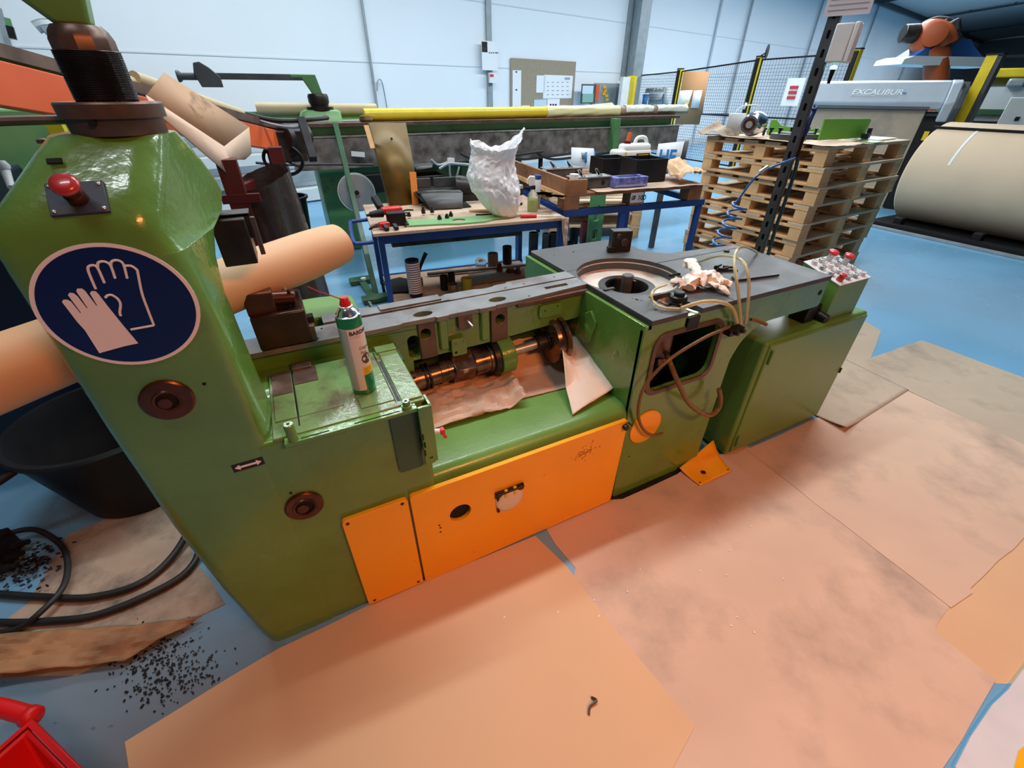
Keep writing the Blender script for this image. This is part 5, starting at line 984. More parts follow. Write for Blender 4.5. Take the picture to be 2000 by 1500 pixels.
# ================================================================== slotted steel post with junction box
po = Vector((2.62,1.70,0)); PW_ = .052
sp2 = thing('steel_post', po, 'dark slotted steel angle post standing between the steel table and the pallet stack', 'post')
hl = []; z = .62
while z < 2.3: hl.append((z, z+.035)); z += .075
a3 = R(24); qx = Vector((math.cos(a3),math.sin(a3),0)); qy = Vector((-math.sin(a3),math.cos(a3),0))
def post_face(o_, d, n_, name):
    mb = MB(); mb.plate([(0,0),(PW_,0),(PW_,2.55),(0,2.55)], [rrect(PW_/2-.007,PW_/2+.007,a,b_,.006,3) for a,b_ in hl], 0, .004, 'y')
    for i in range(len(mb.v)): v = mb.v[i]; mb.v[i] = o_+d*v.x+n_*v.y+Vector((0,0,v.z))
    return mb.build(name, m_dgrey, sp2, smooth=20)
post_face(po, qy*1, qx, 'post_left_face'); post_face(po, qx, qy, 'post_front_face')

f = MB(); f.add([po+qx*a+qy*b_+Vector((0,0,z)) for z in (0,2.55) for a,b_ in ((.012,.012),(PW_-.001,.012),(PW_-.001,PW_-.001),(.012,PW_-.001))], [(0,3,2,1),(4,5,6,7),(0,1,5,4),(1,2,6,5),(2,3,7,6),(3,0,4,7)]).build('post_core', m_void, sp2)
MB().box(po.x-.08,po.x+.14,po.y-.05,po.y+.15,0,.012).build('post_foot', m_dgrey, sp2)
jb = thing('junction_box', po+qx*.07+Vector((0,0,1.72)), 'light grey junction box with a small display on the steel post', 'junction box')
def pb_(x0,x1,y0,y1,z0,z1): 
    return MB().add([po+qx*x+qy*y+Vector((0,0,z)) for z in (z0,z1) for x,y in ((x0,y0),(x1,y0),(x1,y1),(x0,y1))], [(0,3,2,1),(4,5,6,7),(0,1,5,4),(1,2,6,5),(2,3,7,6),(3,0,4,7)])
pb_(-.035,.07,-.075,-.001,1.725,1.875).build('box_back', m_white, jb, bevel=.005); pb_(-.035,.07,-.10,-.076,1.722,1.878).build('box_lid', m_white, jb, bevel=.006)
pb_(.0695,.072,-.07,-.03,1.80,1.84).build('box_display', m_galv, jb); pb_(.072,.073,-.06,-.035,1.808,1.83).build('display_window', m_dgreen, jb)
gw = thing('green_signal', po+qx*.10+Vector((0,0,1.68)), 'glowing green indicator hanging under the junction box', 'lamp')
MB().lathe([(.012,0),(.016,.004),(.016,.012),(.006,.018)], po+qx*.10+qy*-.03+Vector((0,0,1.700)), n=20).build('signal_lens', m_glow, gw)
MB().cyl(po+qx*.10+qy*-.03+Vector((0,0,1.70)), po+qx*.10+qy*-.03+Vector((0,0,1.640)), .012,.007,14).build('signal_body', m_black, gw)
nt_ = thing('notice_sheet', po+Vector((0,0,1.88)), 'pale paper notice hanging on the steel post above the junction box', 'notice')
f = pb_(-.008,-.0065,-.115,.075,1.905,2.15).build('paper', mat('pinkish_paper',(.66,.60,.62),.8), nt_)
for k in range(5): pb_(-.0095,-.0085,-.10,.06,1.925+k*.02,1.9285+k*.02).build('print_line', m_inkgr, f)
ag = thing('air_gun', po+Vector((.06,.0,1.40)), 'dark blue air blow gun hanging on a hook of the steel post', 'air gun')
MB().tube([po+qx*.075+Vector((0,0,1.40)),po+qx*.085+Vector((0,0,1.47)),po+qx*.12+Vector((0,0,1.52)),po+qx*.105+Vector((0,0,1.54))], .016, 10).build('gun_body', m_blue, ag)
MB().tube([po+qx*.068+Vector((0,0,1.40)),po+qx*.062+Vector((0,0,1.30))], .012, 10, 1).build('gun_grip', m_black, ag); MB().tube([po+qx*.10+Vector((0,0,1.545)),po+qx*.13+Vector((0,0,1.53)),po+qx*.12+Vector((0,0,1.49))], .004, 6).build('gun_trigger', m_dgrey, ag)
tag(MB().tube([po+qx*.062+qy*-.01+Vector((0,0,1.30)),po+qx*.055+qy*-.02+Vector((0,0,1.22)),po+qx*.058+qy*-.02+Vector((0,0,1.05)),po+qx*.05+qy*-.02+Vector((0,0,.90)),po+qx*.03+qy*-.03+Vector((0,0,.72)),po+qx*.03+qy*-.03+Vector((0,0,.45))], .010, 10).build('air_hose', mat('dark_teal_hose',(.02,.07,.10),.4)), 'straight dark blue air hose hanging down beside the steel post', 'hose')
pts = []; k0 = PD(1448,395,3.0); k1 = PD(1405,478,2.9)
pts.append(po+Vector((-.02,-.02,1.30))); pts.append(PD(1500,330,3.06)); pts.append(PD(1472,350,3.03))
for i in range(40): t = i/39; c = k0.lerp(k1,t); a = 2*math.pi*t*4.5+1.2; pts.append(c+Vector((math.cos(a)*.045,math.sin(a)*.045,0)))
pts.append(k1+Vector((-.02,0,-.12))); pts.append(k1+Vector((.0,0,-.35)))
tag(MB().tube(pts, .0065, 8, 4).build('coiled_air_hose', m_bluehose, smooth=80), 'blue coiled air hose hanging left of the steel post', 'hose')
cb2 = tag(MB().cyl(PD(1500,325,3.05),PD(1484,336,3.04),.011,n=10).build('hose_coupling', m_steelb), 'silver coupling at the top of the blue coiled hose', 'coupling')
# ================================================================== twin green machine with long steel beam behind
tm = thing('long_bed_machine', (2.5,5.5,0), 'long green machine with grimy steel beam and swing arm behind the workbench', 'machine')
BX0, BX1, BY = .22, 5.25, 5.2
f = MB().box(BX0,BX1,BY,BY+.04,.93,1.215).build('steel_beam', m_beam, tm, bevel=.003)
MB().box(BX0-.15,BX1+.05,BY-.01,BY+.06,1.215,1.225).build('beam_edge', m_steelb, tm)
MB().box(BX0+.1,BX1-.1,BY+.10,BY+.7,1.20,1.30).build('bed_body', m_greenbg, tm, bevel=.01)
MB().box(BX0-.1,BX1,BY+.02,BY+.4,1.30,1.335).build('bed_top_slide', m_brownpl, tm, bevel=.004)
MB().box(BX0-.6,BX1-1.4,BY+.55,BY+.6,1.335,1.42).build('rear_guard', m_lgreen, tm)
for x,w_ in ((.46,.30),(1.36,.55),(2.1,.45)): MB().box(x,x+w_,BY+.35,BY+.95,0,1.2).build('machine_leg', m_greenbg, tm, bevel=.015)
MB().box(.46,3.0,BY+.45,BY+.5,.45,1.1).build('rear_panel', m_greenbg, tm)
MB().box(.80,3.2,BY+.12,BY+.35,.93,1.20).build('undercarriage', m_void, tm)
# hood with swing arm
f = MB().loft([sec([(.36,5.45),(.80,5.45),(.80,5.85),(.36,5.85)],1.30,.05), sec([(.43,5.48),(.80,5.48),(.80,5.82),(.43,5.82)],1.42,.05), sec([(.47,5.5),(.77,5.5),(.77,5.8),(.47,5.8)],1.435,.04)]); f.build('hood', m_lgreen, tm, smooth=50)
MB().lathe([(.13,1.43),(.13,1.46),(.085,1.465),(.085,1.47),(.10,1.50),(.10,1.55),(.09,1.57),(.05,1.575)], (.615,5.6,0), n=32).build('hood_neck', m_darkm, tm, smooth=30)
MB().prism([(.575,1.56),(.665,1.56),(.63,1.73),(.40,1.73),(.40,1.70),(.50,1.70)], 5.57, 5.63, 'y').build('arm_gusset', m_greenbg, tm, bevel=.006)
MB().beam((.60,5.6,1.705),(-.28,5.6,1.705),.05,.05).cyl((-.28,5.6,1.70),(-.52,5.6,1.70),.028,n=16).lathe([(.028,0),(.045,.02),(.045,.04)],(-.50,5.6,1.70),(-1,0,0),16).build('swing_arm', m_dgrey, tm, bevel=.004)
MB().prism([(-.20,1.62),(-.37,1.62),(-.40,1.72),(-.38,1.80),(-.33,1.81),(-.27,1.77),(-.20,1.70)], 5.55, 5.65, 'y').build('arm_clamp', m_dgrey, tm, bevel=.006)
MB().lathe([(.06,0),(.07,.02),(.06,.05),(.03,.06)], (1.0,5.28,1.335), n=20).build('brass_knob', m_gold, tm)
MB().lathe([(.02,0),(.02,.03)], PY(634,228,5.4), (0,-1,0), 16).beam(PY(590,232,5.4),PY(640,231,5.4),.02,.03).build('adjuster', m_galv, tm)
# details hanging under the beam
MB().beam(PY(686,300,5.15),PY(712,302,5.15),.02,.045).build('white_switch_plate', m_white, tm)
MB().box(.72,1.12,5.05,5.2,.70,.88).build('grease_unit', m_black, tm, bevel=.01)
MB().box(1.45,1.80,5.3,5.56,.62,.80).build('motor_cover', m_darkm, tm, bevel=.02)
MB().add([PY(806,322,4.9),PY(846,318,4.9),PY(844,327,4.7),PY(814,332,4.7)],[(0,1,2,3)]).build('sloped_cover', m_steel, tm, solid=.01)
MB().tube([PY(842,312,4.9),PY(855,322,4.9),PY(872,318,4.9),PY(880,308,4.9)], .012, 8).build('grey_cable', m_galv, tm); MB().tube([PY(878,322,4.8),PY(880,345,4.8),PY(890,348,4.8),PY(897,325,4.8)], .010, 8).build('grey_cable', m_galv, tm)
MB().tube([PY(858,330,4.85),PY(880,320,4.85),PY(925,323,4.85)], .014, 8).build('air_pipe', m_galv, tm)
MB().beam(PY(874,313,4.8),PY(887,313,4.8),.02,.04).build('pipe_clamp', m_white, tm)
for x in (900,985,1050): MB().tube([PY(x,300,5.1),PY(x+30,311,5.1),PY(x+90,305,5.1),PY(x+160,296,5.1)], .014, 8).build('black_cable', m_rubber, tm)
MB().tube([PY(500,318,4.6),PY(560,322,4.7),PY(640,321,4.8),PY(730,322,4.9)], .010, 8).build('black_cable', m_rubber, tm)
MB().box(3.05,3.09,5.25,5.29,.0,1.2).build('slim_post', m_black, tm); MB().box(4.05,4.13,5.10,5.22,.93,1.32).build('green_stop', m_greenbg, tm, bevel=.004)
ycab = MB().box(2.32,2.62,5.7,5.95,.45,.92).build('green_drawer_unit', m_greenbg, tm, bevel=.01)
MB().box(2.32,2.62,5.69,5.70,.67,.68).build('drawer_gap', m_void, ycab); MB().beam((2.36,5.67,.78),(2.48,5.67,.78),.015,.015).build('drawer_handle', m_galv, ycab)
yb = thing('yellow_bottle', (2.58,5.8,.92), 'small yellow bottle with a red top on the green drawer unit', 'bottle'); MB().lathe([(.06,0),(.065,.04),(.05,.07),(.02,.09)], (2.56,5.8,.921), n=20).build('bottle_body', m_yellow, yb); MB().cyl((2.56,5.8,1.0),(2.56,5.8,1.06),.022,n=14).build('bottle_cap', m_inkr, yb)
# brace stand
bs_ = thing('beam_brace', PZ(735,582,0), 'slim green inclined brace from the floor to the far steel beam, with foot plates', 'brace')
bf = PZ(735,578,.01); btp = PY(655,243,5.12)
MB().beam(bf, btp, .06, .045, (1,0,0)).build('brace_bar', m_dgreen, bs_, bevel=.003)
for px,py in ((708,552),(735,588)): q_ = PZ(px,py,0); MB().box(q_.x-.12,q_.x+.12,q_.y-.06,q_.y+.06,.001,.05).build('foot_plate', m_dgreen, bs_, bevel=.01)
MB().beam(PZ(708,552,.03),PZ(735,588,.03),.06,.03).build('foot_link', m_dgreen, bs_); MB().lathe([(.025,.05),(.025,.07)], PZ(712,556,0), n=14).build('foot_bolt', m_white, bs_)
dsk = thing('round_guard', PY(695,410,4.75), 'round grey sheet metal disc standing against the far green machine', 'disc')
dc_ = PY(697,376,4.75)
MB().lathe([(.17,0),(.17,.02),(.16,.028),(.03,.030),(.03,.045),(.004,.045)], dc_, (-.15,-1,.12), 48).build('disc_face', m_galv, dsk, smooth=30); MB().lathe([(.166,.020),(.175,.022),(.175,-.01),(.168,-.01)], dc_, (-.15,-1,.12), 48, caps=False).build('disc_rim', m_white, dsk); MB().lathe([(.022,.045),(.022,.048)], dc_, (-.15,-1,.12), 20).build('disc_hub', m_darkm, dsk)
# yellow roll with wrap on the bed
yr = thing('yellow_film_roll', PY(960,235,5.35), 'long yellow roll, right part in clear film, lying on the far steel beam', 'roll')
ya, yc, yd, ye = PY(711,225,5.35), PY(1065,222,5.35), PY(1206,222,5.35), PY(1338,224,5.35)
RR = .058; zt = 1.335+RR; 
for p in (ya,yc,yd,ye): p.z = zt
MB().cyl(ya,yc,RR,n=28).build('yellow_part', m_yfilm, yr, bevel=.003)
mb = MB(); n = 28; rings = []
for i in range(30):
    t = i/29; c = yc.lerp(yd,t); rings.append([c+Vector((0,math.cos(2*math.pi*k/n),math.sin(2*math.pi*k/n)))*(RR+.006+.008*noise.noise(Vector((t*6+k*.3,math.cos(2*math.pi*k/n)*2,math.sin(2*math.pi*k/n)*2)))) for k in range(n)])
mb.loft(rings).build('pale_wrap', m_pyell, yr, smooth=50)
MB().cyl(yd,ye,RR-.004,n=28).build('brown_core_part', m_kraftd, yr)
mb = MB()
for a_0,b_0 in ((.08,.46),(.52,.98)):
    rings = []
    for i in range(16):
        t = a_0+(b_0-a_0)*i/15; c = yd.lerp(ye,t); rings.append([c+Vector((0,math.cos(R(-15+210*k/16)),math.sin(R(-15+210*k/16))))*(RR+.004+.012*noise.noise(Vector((t*20,k*.5,a_0*7)))) for k in range(17)])
    n0 = len(mb.v); mb.v += [p for r_ in rings for p in r_]
    for i in range(15):
        for k in range(16): mb.f.append([n0+i*17+k,n0+(i+1)*17+k,n0+(i+1)*17+k+1,n0+i*17+k+1])
mb.build('white_wrap', m_wrapw, yr, solid=.004)
tag(MB().loft([[PY(1110,213,5.4)+Vector((0,0,.02)),PY(1195,200,5.4),PY(1207,212,5.4)],[PY(1110,213,5.42)+Vector((0,0,.02)),PY(1195,200,5.42),PY(1207,212,5.42)]]).build('film_end', m_bagw, yr), None)
tag(MB().cyl(PY(500,212,5.75)*1,PY(735,214,5.75),.055,n=20).build('tan_tube', m_tanp), 'long tan tube lying behind the hood of the far machine', 'tube')
# ================================================================== left: orange conveyor beam, kraft tray, red stand with liner
oA, oB = Vector((-1.02,1.28,1.72)), PD(540,275,3.9); oA = PD(0,165,2.30)+(PD(0,165,2.30)-oB)*.12
cv = thing('orange_conveyor', (-.3,3.0,0), 'long orange conveyor beam rising to the left behind the sign column', 'conveyor')
MB().beam(oA, oB, .05, .128).build('orange_beam', m_redor, cv, bevel=.004)
of = Vector((0,.06,.085)); MB().beam(oA+of, oB+of, .10, .04).build('top_rail', m_brownpl, cv)
for t in (.30,.95): p = oA.lerp(oB,t); MB().box(p.x-.04,p.x+.04,p.y+.06,p.y+.14,0,p.z).build('conveyor_leg', m_dred, cv)
s0 = oA.lerp(oB,.245); s1 = oA.lerp(oB,.48); nn = (oB-oA).cross(Vector((0,0,1))).normalized(); nn = nn if nn.y < 0 else -nn
MB().add([s0+nn*.027+Vector((0,0,-.018)),s1+nn*.027+Vector((0,0,-.018)),s1+nn*.027+Vector((0,0,.022)),s0+nn*.027+Vector((0,0,.022))],[(0,1,2,3)]).build('white_sticker', m_whitep, cv, solid=.001)
MB().beam(s0.lerp(s1,.3)+nn*.0285,s0.lerp(s1,.95)+nn*.0285,.001,.004).build('sticker_line', m_inkr, cv)
MB().cyl(PD(545,268,3.9),PD(590,265,4.1),.10,n=24).ob(PD(560,285,3.95),(.22,.16,.2),.2).build('drive_head', m_darkm, cv, bevel=.008)
MB().beam(PD(588,232,3.7),PD(612,312,3.5),.05,.05).build('drive_post', m_black, cv, bevel=.004)
MB().tube([PD(480,222,3.7),PD(520,232,3.7),PD(560,236,3.7),PD(610,233,3.7),PD(640,230,3.8)], .014, 8).build('black_pipe', m_rubber, cv); MB().tube([PD(490,228,3.7),PD(530,242,3.7),PD(575,248,3.7),PD(600,240,3.7)], .012, 8).build('grey_pipe', m_galv, cv)
hw = MB(); c = PD(553,312,3.9); hw.tube([c+ba*.14*math.cos(2*math.pi*k/16)+Vector((0,0,.10*math.sin(2*math.pi*k/16))) for k in range(16)], .012, 8, 2, closed=True)
for k in range(3): a = math.pi*k/3+.5; hw.tube([c-ba*.14*math.cos(a)-Vector((0,0,.10*math.sin(a))), c+ba*.14*math.cos(a)+Vector((0,0,.10*math.sin(a)))], .008, 6, 1)
hw.build('hand_wheel', m_black, cv)
for i,(x,y,x2,y2) in enumerate(((68,124,116,126),)): tag(MB().cyl(PD(x,y,2.5),PD(258,160,2.9),.022,n=14).build('tan_roll', m_tanp), 'tan roll lying on top of the orange conveyor left of the ribbed neck', 'roll')
tag(MB().cyl(PD(262,152,2.9),PD(470,222,3.6),.028,n=14).build('tan_roll', m_tanp), 'tan roll running along the conveyor top behind the leaning kraft tray', 'roll')
# kraft tray
kt2 = thing('kraft_tray', PD(400,260,2.6), 'bent kraft cardboard tray leaning against the orange conveyor', 'cardboard')
def PDs(l): return [PD(x,y,d) for x,y,d in l]
q1 = PDs([(320,142,2.75),(486,248,3.0),(437,286,2.75),(285,186,2.5)])
quad(q1, mat('brown_cardboard', (.42,.25,.14), .7, var=.12, vs=5, stain=(.12,.07,.04,.7), ss=6, st=.58, sw=.1), 'tray_upper_flap', kt2, .004)
q2 = PDs([(287,186,2.5),(437,286,2.75),(486,248,3.0),(491,300,2.95),(478,312,2.85),(450,312,2.75),(457,345,2.75),(420,330,2.65),(345,240,2.5)])
MB().add(PDs([(285,186,2.5),(437,286,2.75),(450,312,2.75),(457,350,2.72),(340,250,2.45),(300,215,2.4)]), [(0,1,2,3,4,5)]).add(PDs([(437,286,2.75),(486,248,3.0),(491,300,2.95),(478,312,2.87),(450,312,2.75)]), [(0,1,2,3,4)]).build('tray_lower_flap', m_kraft, kt2, solid=.004)
# dark red stand
rs2 = thing('dark_red_stand', PD(470,700,2.75), 'dark red steel stand behind the machine hood holding a black liner', 'stand')
rp = PD(470,400,2.72); rp.z = 0
MB().box(rp.x-.045,rp.x+.045,rp.y-.045,rp.y+.045,0,1.325).build('stand_post', m_dred, rs2, bevel=.003)
rp2 = PD(540,300,3.5); MB().box(rp2.x-.04,rp2.x+.04,rp2.y-.04,rp2.y+.04,0,1.30).build('stand_post', m_dred, rs2, bevel=.003)
for z in (1.17,.62,.25): MB().beam((rp.x,rp.y,z),(rp2.x,rp2.y,z),.04,.05).build('cross_bar', m_dred, rs2)
MB().beam((rp.x-.07,rp.y-.03,1.15),(rp.x+.10,rp.y-.05,1.15),.03,.04).build('front_bar', m_dred, rs2)
# black liner bag: loft
lb2 = thing('black_liner_bag', PD(570,600,3.0), 'shiny black bin liner hanging from the dark red stand', 'bag')
rings = []
for i in range(24):
    t = i/23; z = 1.22-t*1.21; c = Vector((rp.x+.13+.03*t, rp.y+.12, z)); rx_ = .14+.03*math.sin(t*3); ry_ = .12+.02*t
    rg = []
    for k in range(40):
        a = 2*math.pi*k/40; w1 = 1+.16*noise.noise(Vector((math.cos(a)*2.4,math.sin(a)*2.4,z*1.6)))+.08*noise.noise(Vector((math.cos(a)*6,math.sin(a)*6,z*4)))
        rg.append(c+Vector((rx_*math.cos(a)*w1, ry_*math.sin(a)*w1, .05*math.cos(a-.6)*(1-t)**3)))
    rings.append(rg)
MB().loft(rings, caps=False).build('liner', m_bagb, lb2, smooth=70)
fb = thing('black_bin', PD(572,440,5.6), 'tall black round bin on the blue floor beyond the black liner', 'bin'); fc = PD(572,440,5.7); fc.z = 0
MB().lathe([(.16,0),(.215,.62),(.20,.62),(.15,.02),(.01,.02)], fc, n=40).build('bin_body', m_blackg, fb, smooth=40); MB().lathe([(.21,.60),(.232,.605),(.235,.625),(.205,.63)], fc, n=40, caps=False).build('bin_rim', m_black, fb)
# pale ducts by the wall
for i in range(5):
    z = .12+.28*i; tag(MB().beam(Vector((-2.6,8.0+.1*i,z)), Vector((.9,8.9+.1*i,z)), .30, .20-.02*i).build('pale_profile', m_galv if i % 2 else m_lgrey, bevel=.01), 'long pale metal profile in the pile before the back wall, %s' % ('lowest','second','third','fourth','topmost')[i], 'profile', 'pile of pale profiles')
tag(MB().beam(PD(545,305,6.6),PD(570,382,6.5),.07,.05).build('green_strut', m_lgreen), 'pale green strut leaning before the pale profiles', 'strut')
# dark machine at far left
dl = thing('dark_machine', (-1.6,3.0,0), 'dark machine with pale fittings at the left edge below the orange conveyor', 'machine')
q_ = PD(20,300,2.5); MB().box(-2.3,-1.02,2.50,3.0,0,1.32).build('machine_body', mat('navy_machine_paint',(.008,.012,.035),.35), dl, bevel=.02)
MB().box(-1.9,-1.12,2.48,2.66,1.32,1.50).build('machine_head', mat('navy_machine_paint',(.008,.012,.035),.35), dl, bevel=.015)
MB().cyl(PD(10,332,2.3),PD(22,366,2.25),.013,.010,12).lathe([(.016,0),(.018,.01),(.012,.024)], PD(9,330,2.3), (0,0,1), 16).build('pale_lever', m_lgrey, dl)
MB().box(-1.35,-1.05,2.44,2.50,1.18,1.26).cyl((-1.12,2.5,1.40),(-1.02,2.48,1.40),.03,n=16).build('machine_fitting', m_darkm, dl)
gl2 = thing('green_box', PD(60,225,3.4), 'pale green machine casing seen under the orange conveyor at the left edge', 'machine'); q_ = PD(50,232,3.4); MB().box(q_.x-.25,q_.x+.35,q_.y,q_.y+.3,.0,1.52).build('casing', m_lgreen, gl2, bevel=.01)
q_ = PD(98,240,3.0); tag(MB().box(q_.x-.02,q_.x+.035,q_.y,q_.y+.05,0,1.56).build('yellow_post', m_yellow), 'yellow post seen between the orange conveyor and the hood top', 'post')
# ================================================================== on the back wall
def wquad(x0,y0,x1,y1,m,name,parent=None,off=.03,th=.01):
    a = PW(x0,y0,off); b = PW(x1,y1,off); s0 = a.dot(wu); s1 = b.dot(wu); zt, zb = a.z, b.z
    return MB().add([W(s,z,off+o_) for o_ in (0,th) for s,z in ((s0,zb),(s1,zb),(s1,zt),(s0,zt))], [(0,3,2,1),(4,5,6,7),(0,1,5,4),(1,2,6,5),(2,3,7,6),(3,0,4,7)]).build(name, m, parent)
nb2 = thing('notice_board', (0,0,0), 'large brown notice board with calendar and papers on the back wall', 'notice board')
w1 = wquad(997,113,1117,232,m_cork,'board',nb2)
for n_,(x0,y0,x1,y1,m) in enumerate(((1001,137,1017,212,m_whitep),(1062,146,1116,192,m_whitep),(1048,147,1064,181,m_whitep),(1043,193,1067,214,mat('pale_blue_sheet',(.55,.68,.80),.8)),(1069,193,1092,214,m_whitep),(1018,206,1034,214,m_whitep),(1043,193,1066,195,m_whitep))): wquad(x0,y0,x1,y1,m,'pinned_paper',w1,.045,.004)
for i in range(5):
    for j in range(4): wquad(1068+i*9.6,160+j*8,1072+i*9.6,161.6+j*8,m_inkgr,'calendar_entry',w1,.05,.002)
wquad(1103,151,1113,156,m_inkgr,'calendar_title',w1,.05,.002)
for k in range(3): wquad(1074+k*5,203,1077+k*5,208,m_ink,'paper_mark',w1,.05,.002)
for yy in (139,174,208): wquad(1007,yy,1010,yy+3,m_ink,'paper_mark',w1,.05,.002)
def wpole(x0,y0,x1,y1,w_,m,name,lab,cat='pole',off=.05):
    a = PW(x0,y0,off); b = PW(x1,y1,off); s = (a.dot(wu)+b.dot(wu))/2
    return tag(MB().beam(W(s,0,off), W(s,EAVE-.1,off), w_, .05).build(name, m), lab, cat)
wpole(705,0,738,212,.04,m_galv,'conduit','thin grey conduit running up the back wall above the bronze channel','conduit')
q_ = PW(738,195); s = q_.dot(wu); tag(MB().tube([W(s,1.6,.06),W(s+.03,1.75,.07),W(s+.12,1.74,.07),W(s+.16,1.3,.06)], .012, 6).build('conduit_hook', m_galv), 'curved pipe end beside the thin wall conduit', 'pipe')
wpole(953,0,958,212,.12,m_galv,'slotted_wall_rail','slotted grey rail on the back wall behind the white papers','rail')
s = PW(955,60).dot(wu)
np_ = thing('rail_notices', (0,0,0), 'two white papers, one with a dark photo, fixed to the slotted wall rail', 'papers')
w1 = wquad(940,79,972,138,m_whitep,'notice_paper',np_,.12); wquad(941,81,952,102,m_darkm,'dark_photo',w1,.135,.003)
for k in range(4): wquad(955+k*4,102,957+k*4+(k==3)*4,104,m_ink,'paper_mark',w1,.135,.003)
sb = thing('wall_switch', (0,0,0), 'small white switch box on the slotted wall rail below the papers', 'switch'); w1 = wquad(954,142,968,162,m_white,'switch_body',sb,.12,.05); wquad(957,145,964,150,m_inkr,'switch_mark',w1,.175,.004)
wpole(1232,20,1220,150,.22,m_galv,'tall_wall_rail','tall slotted grey rail left of the dark pillar on the back wall','rail')
tag(MB().beam(PW(1250,60,.3).dot(wu)*wu+wn*(WD-.3), PW(1250,60,.3).dot(wu)*wu+wn*(WD-.3)+Vector((0,0,EAVE-.2)), .34, .3).build('steel_pillar', m_galv), 'broad grey steel pillar beside the first yellow fence post', 'pillar')
wpole(1405,0,1385,150,.06,mat('pale_seam',(.5,.55,.6),.6),'thin_downpipe','thin pale downpipe on the back wall above the mesh fence','pipe')
s0 = PW(300,20).dot(wu); 
wsc = thing('wall_screen_cabinet', (0,0,0), 'open wall cabinet with a window door and coloured tags on the back wall', 'cabinet')
w1 = wquad(1136,164,1160,202,m_dgrey,'cabinet_door',wsc,.25,.03); wquad(1138,167,1158,183,mat('window_pale',(.6,.72,.8),.2),'door_pane',w1,.285,.004); wquad(1138,183,1158,200,mat('window_green',(.25,.45,.38),.2),'door_pane',w1,.285,.004)
w1 = wquad(1160,162,1205,206,m_galv,'cabinet_back',wsc,.10); wquad(1161,165,1168,198,m_redor,'red_tag_row',w1,.12,.01)
for k,(x,y) in enumerate(((1178,167),(1180,174),(1177,180),(1182,184),(1183,192))): wquad(x,y,x+5,y+6,m_orange if k<3 else m_label,'tag',w1,.12,.01)
w1 = wquad(1205,158,1212,207,m_white,'cabinet_edge',wsc,.10)
st_ = thing('white_pillar', (0,0,0), 'narrow white pillar with a yellow edge strip beside the wall cabinet', 'pillar'); w1 = wquad(1212,150,1226,210,m_white,'pillar_face',st_,.5,.1); wquad(1226,148,1231,210,m_yellow,'yellow_strip',st_,.5,.1)
# far left on the wall
tag(MB().beam(PW(-4,15,.1), PW(26,122,.1), .06,.06).build('wall_ladder_rail', m_galv), 'bluish metal rail on the wall at the upper left corner', 'rail')
hg_ = thing('hanging_tool', (0,0,0), 'green and black tool hanging by the upper left corner', 'tool'); MB().beam(PW(14,36,1),PW(19,52,1),.14,.05).build('tool_top', m_greenbg, hg_); MB().beam(PW(19,52,1),PW(26,76,1),.20,.06).build('tool_body', m_black, hg_)
tag(MB().tube([PW(70,54,1),PW(84,49,1),PW(101,49,1),PW(98,54,1),PW(82,57,1)], .06, 8).build('wall_reflector', m_galv), 'small grey lamp bowl on the wall left of the neck nut', 'lamp')
# ================================================================== mesh fence
fn_pts = [PD(1228,150,16.2), PD(1329,140,14), PD(1484,117,12.5), PD(1676,103,11.7)]
FT = [p.z for p in fn_pts]
for p in fn_pts: p.z = 0
m_mesh = mat('dark_fence_wire', (.10,.11,.12), .5)
for i in range(3):
    a, b = fn_pts[i], fn_pts[i+1]; L = (b-a).length; d = (b-a)/L
    fp_ = thing('mesh_fence_panel', a.lerp(b,.5), 'black framed wire mesh fence panel, %s' % ('farthest, behind the print quality sign','middle one between two yellow posts','nearest, behind the steel post')[i], 'fence')
    f = MB(); 
    HA, HB = FT[i], FT[i+1]; FH = HB; HL = lambda t: HA+(HB-HA)*t
    for z0_, z1_ in ((.15,.15),(HA,HB),(1.15,1.15)): f.beam(a+Vector((0,0,z0_)), b+Vector((0,0,z1_)), .028,.028)
    f.beam(a+d*.05+Vector((0,0,.15)), a+d*.05+Vector((0,0,HA)), .03,.03).beam(b-d*.05+Vector((0,0,.15)), b-d*.05+Vector((0,0,FH)), .03,.03); f.build('panel_frame', m_black, fp_)
    f = MB(); n = int(L/.06); r_ = .0022
    for k in range(n): p = a+d*(L*k/n); f.beam(p+Vector((0,0,.15)), p+Vector((0,0,HL(k/n))), .005,.005)
    for k in range(int((min(HA,HB)-.15)/.06)): z = .15+.06*k; f.beam(a+Vector((0,0,z)), b+Vector((0,0,z)), .005,.005, (d.y,-d.x,0))
    f.build('wire_mesh', m_mesh, fp_)
    pst = thing('yellow_fence_post', b, 'yellow fence post, %s' % ('left of the brown board','topped by a round black disc','right one beside the glowing green signal')[i], 'post', 0)
    MB().box(b.x-.05,b.x+.05,b.y-.05,b.y+.05,0,FH+.05).build('post_tube', m_yellow, pst); MB().box(b.x-.058,b.x-.03,b.y+.052,b.y+.06,0,FH+.05).box(b.x-.075,b.x-.051,b.y-.04,b.y+.04,0,FH+.03).build('post_black_strip', m_black, pst); MB().box(b.x-.06,b.x+.06,b.y-.06,b.y+.06,FH+.05,FH+.07).build('post_cap', m_black, pst)  # black strips along two sides of each post tube
b = fn_pts[2]; tag(MB().cyl(b+Vector((.09,-.04,FT[2]+.14)), b+Vector((.10,-.06,FT[2]+.14)), .12, n=24).cyl(b+Vector((0,0,FT[2]+.07)), b+Vector((.09,-.03,FT[2]+.12)), .012, n=8).build('round_mirror', m_black), 'round black disc on top of the middle yellow fence post', 'mirror')
hk = PD(1370,140,13.4)
fr = MB(); 
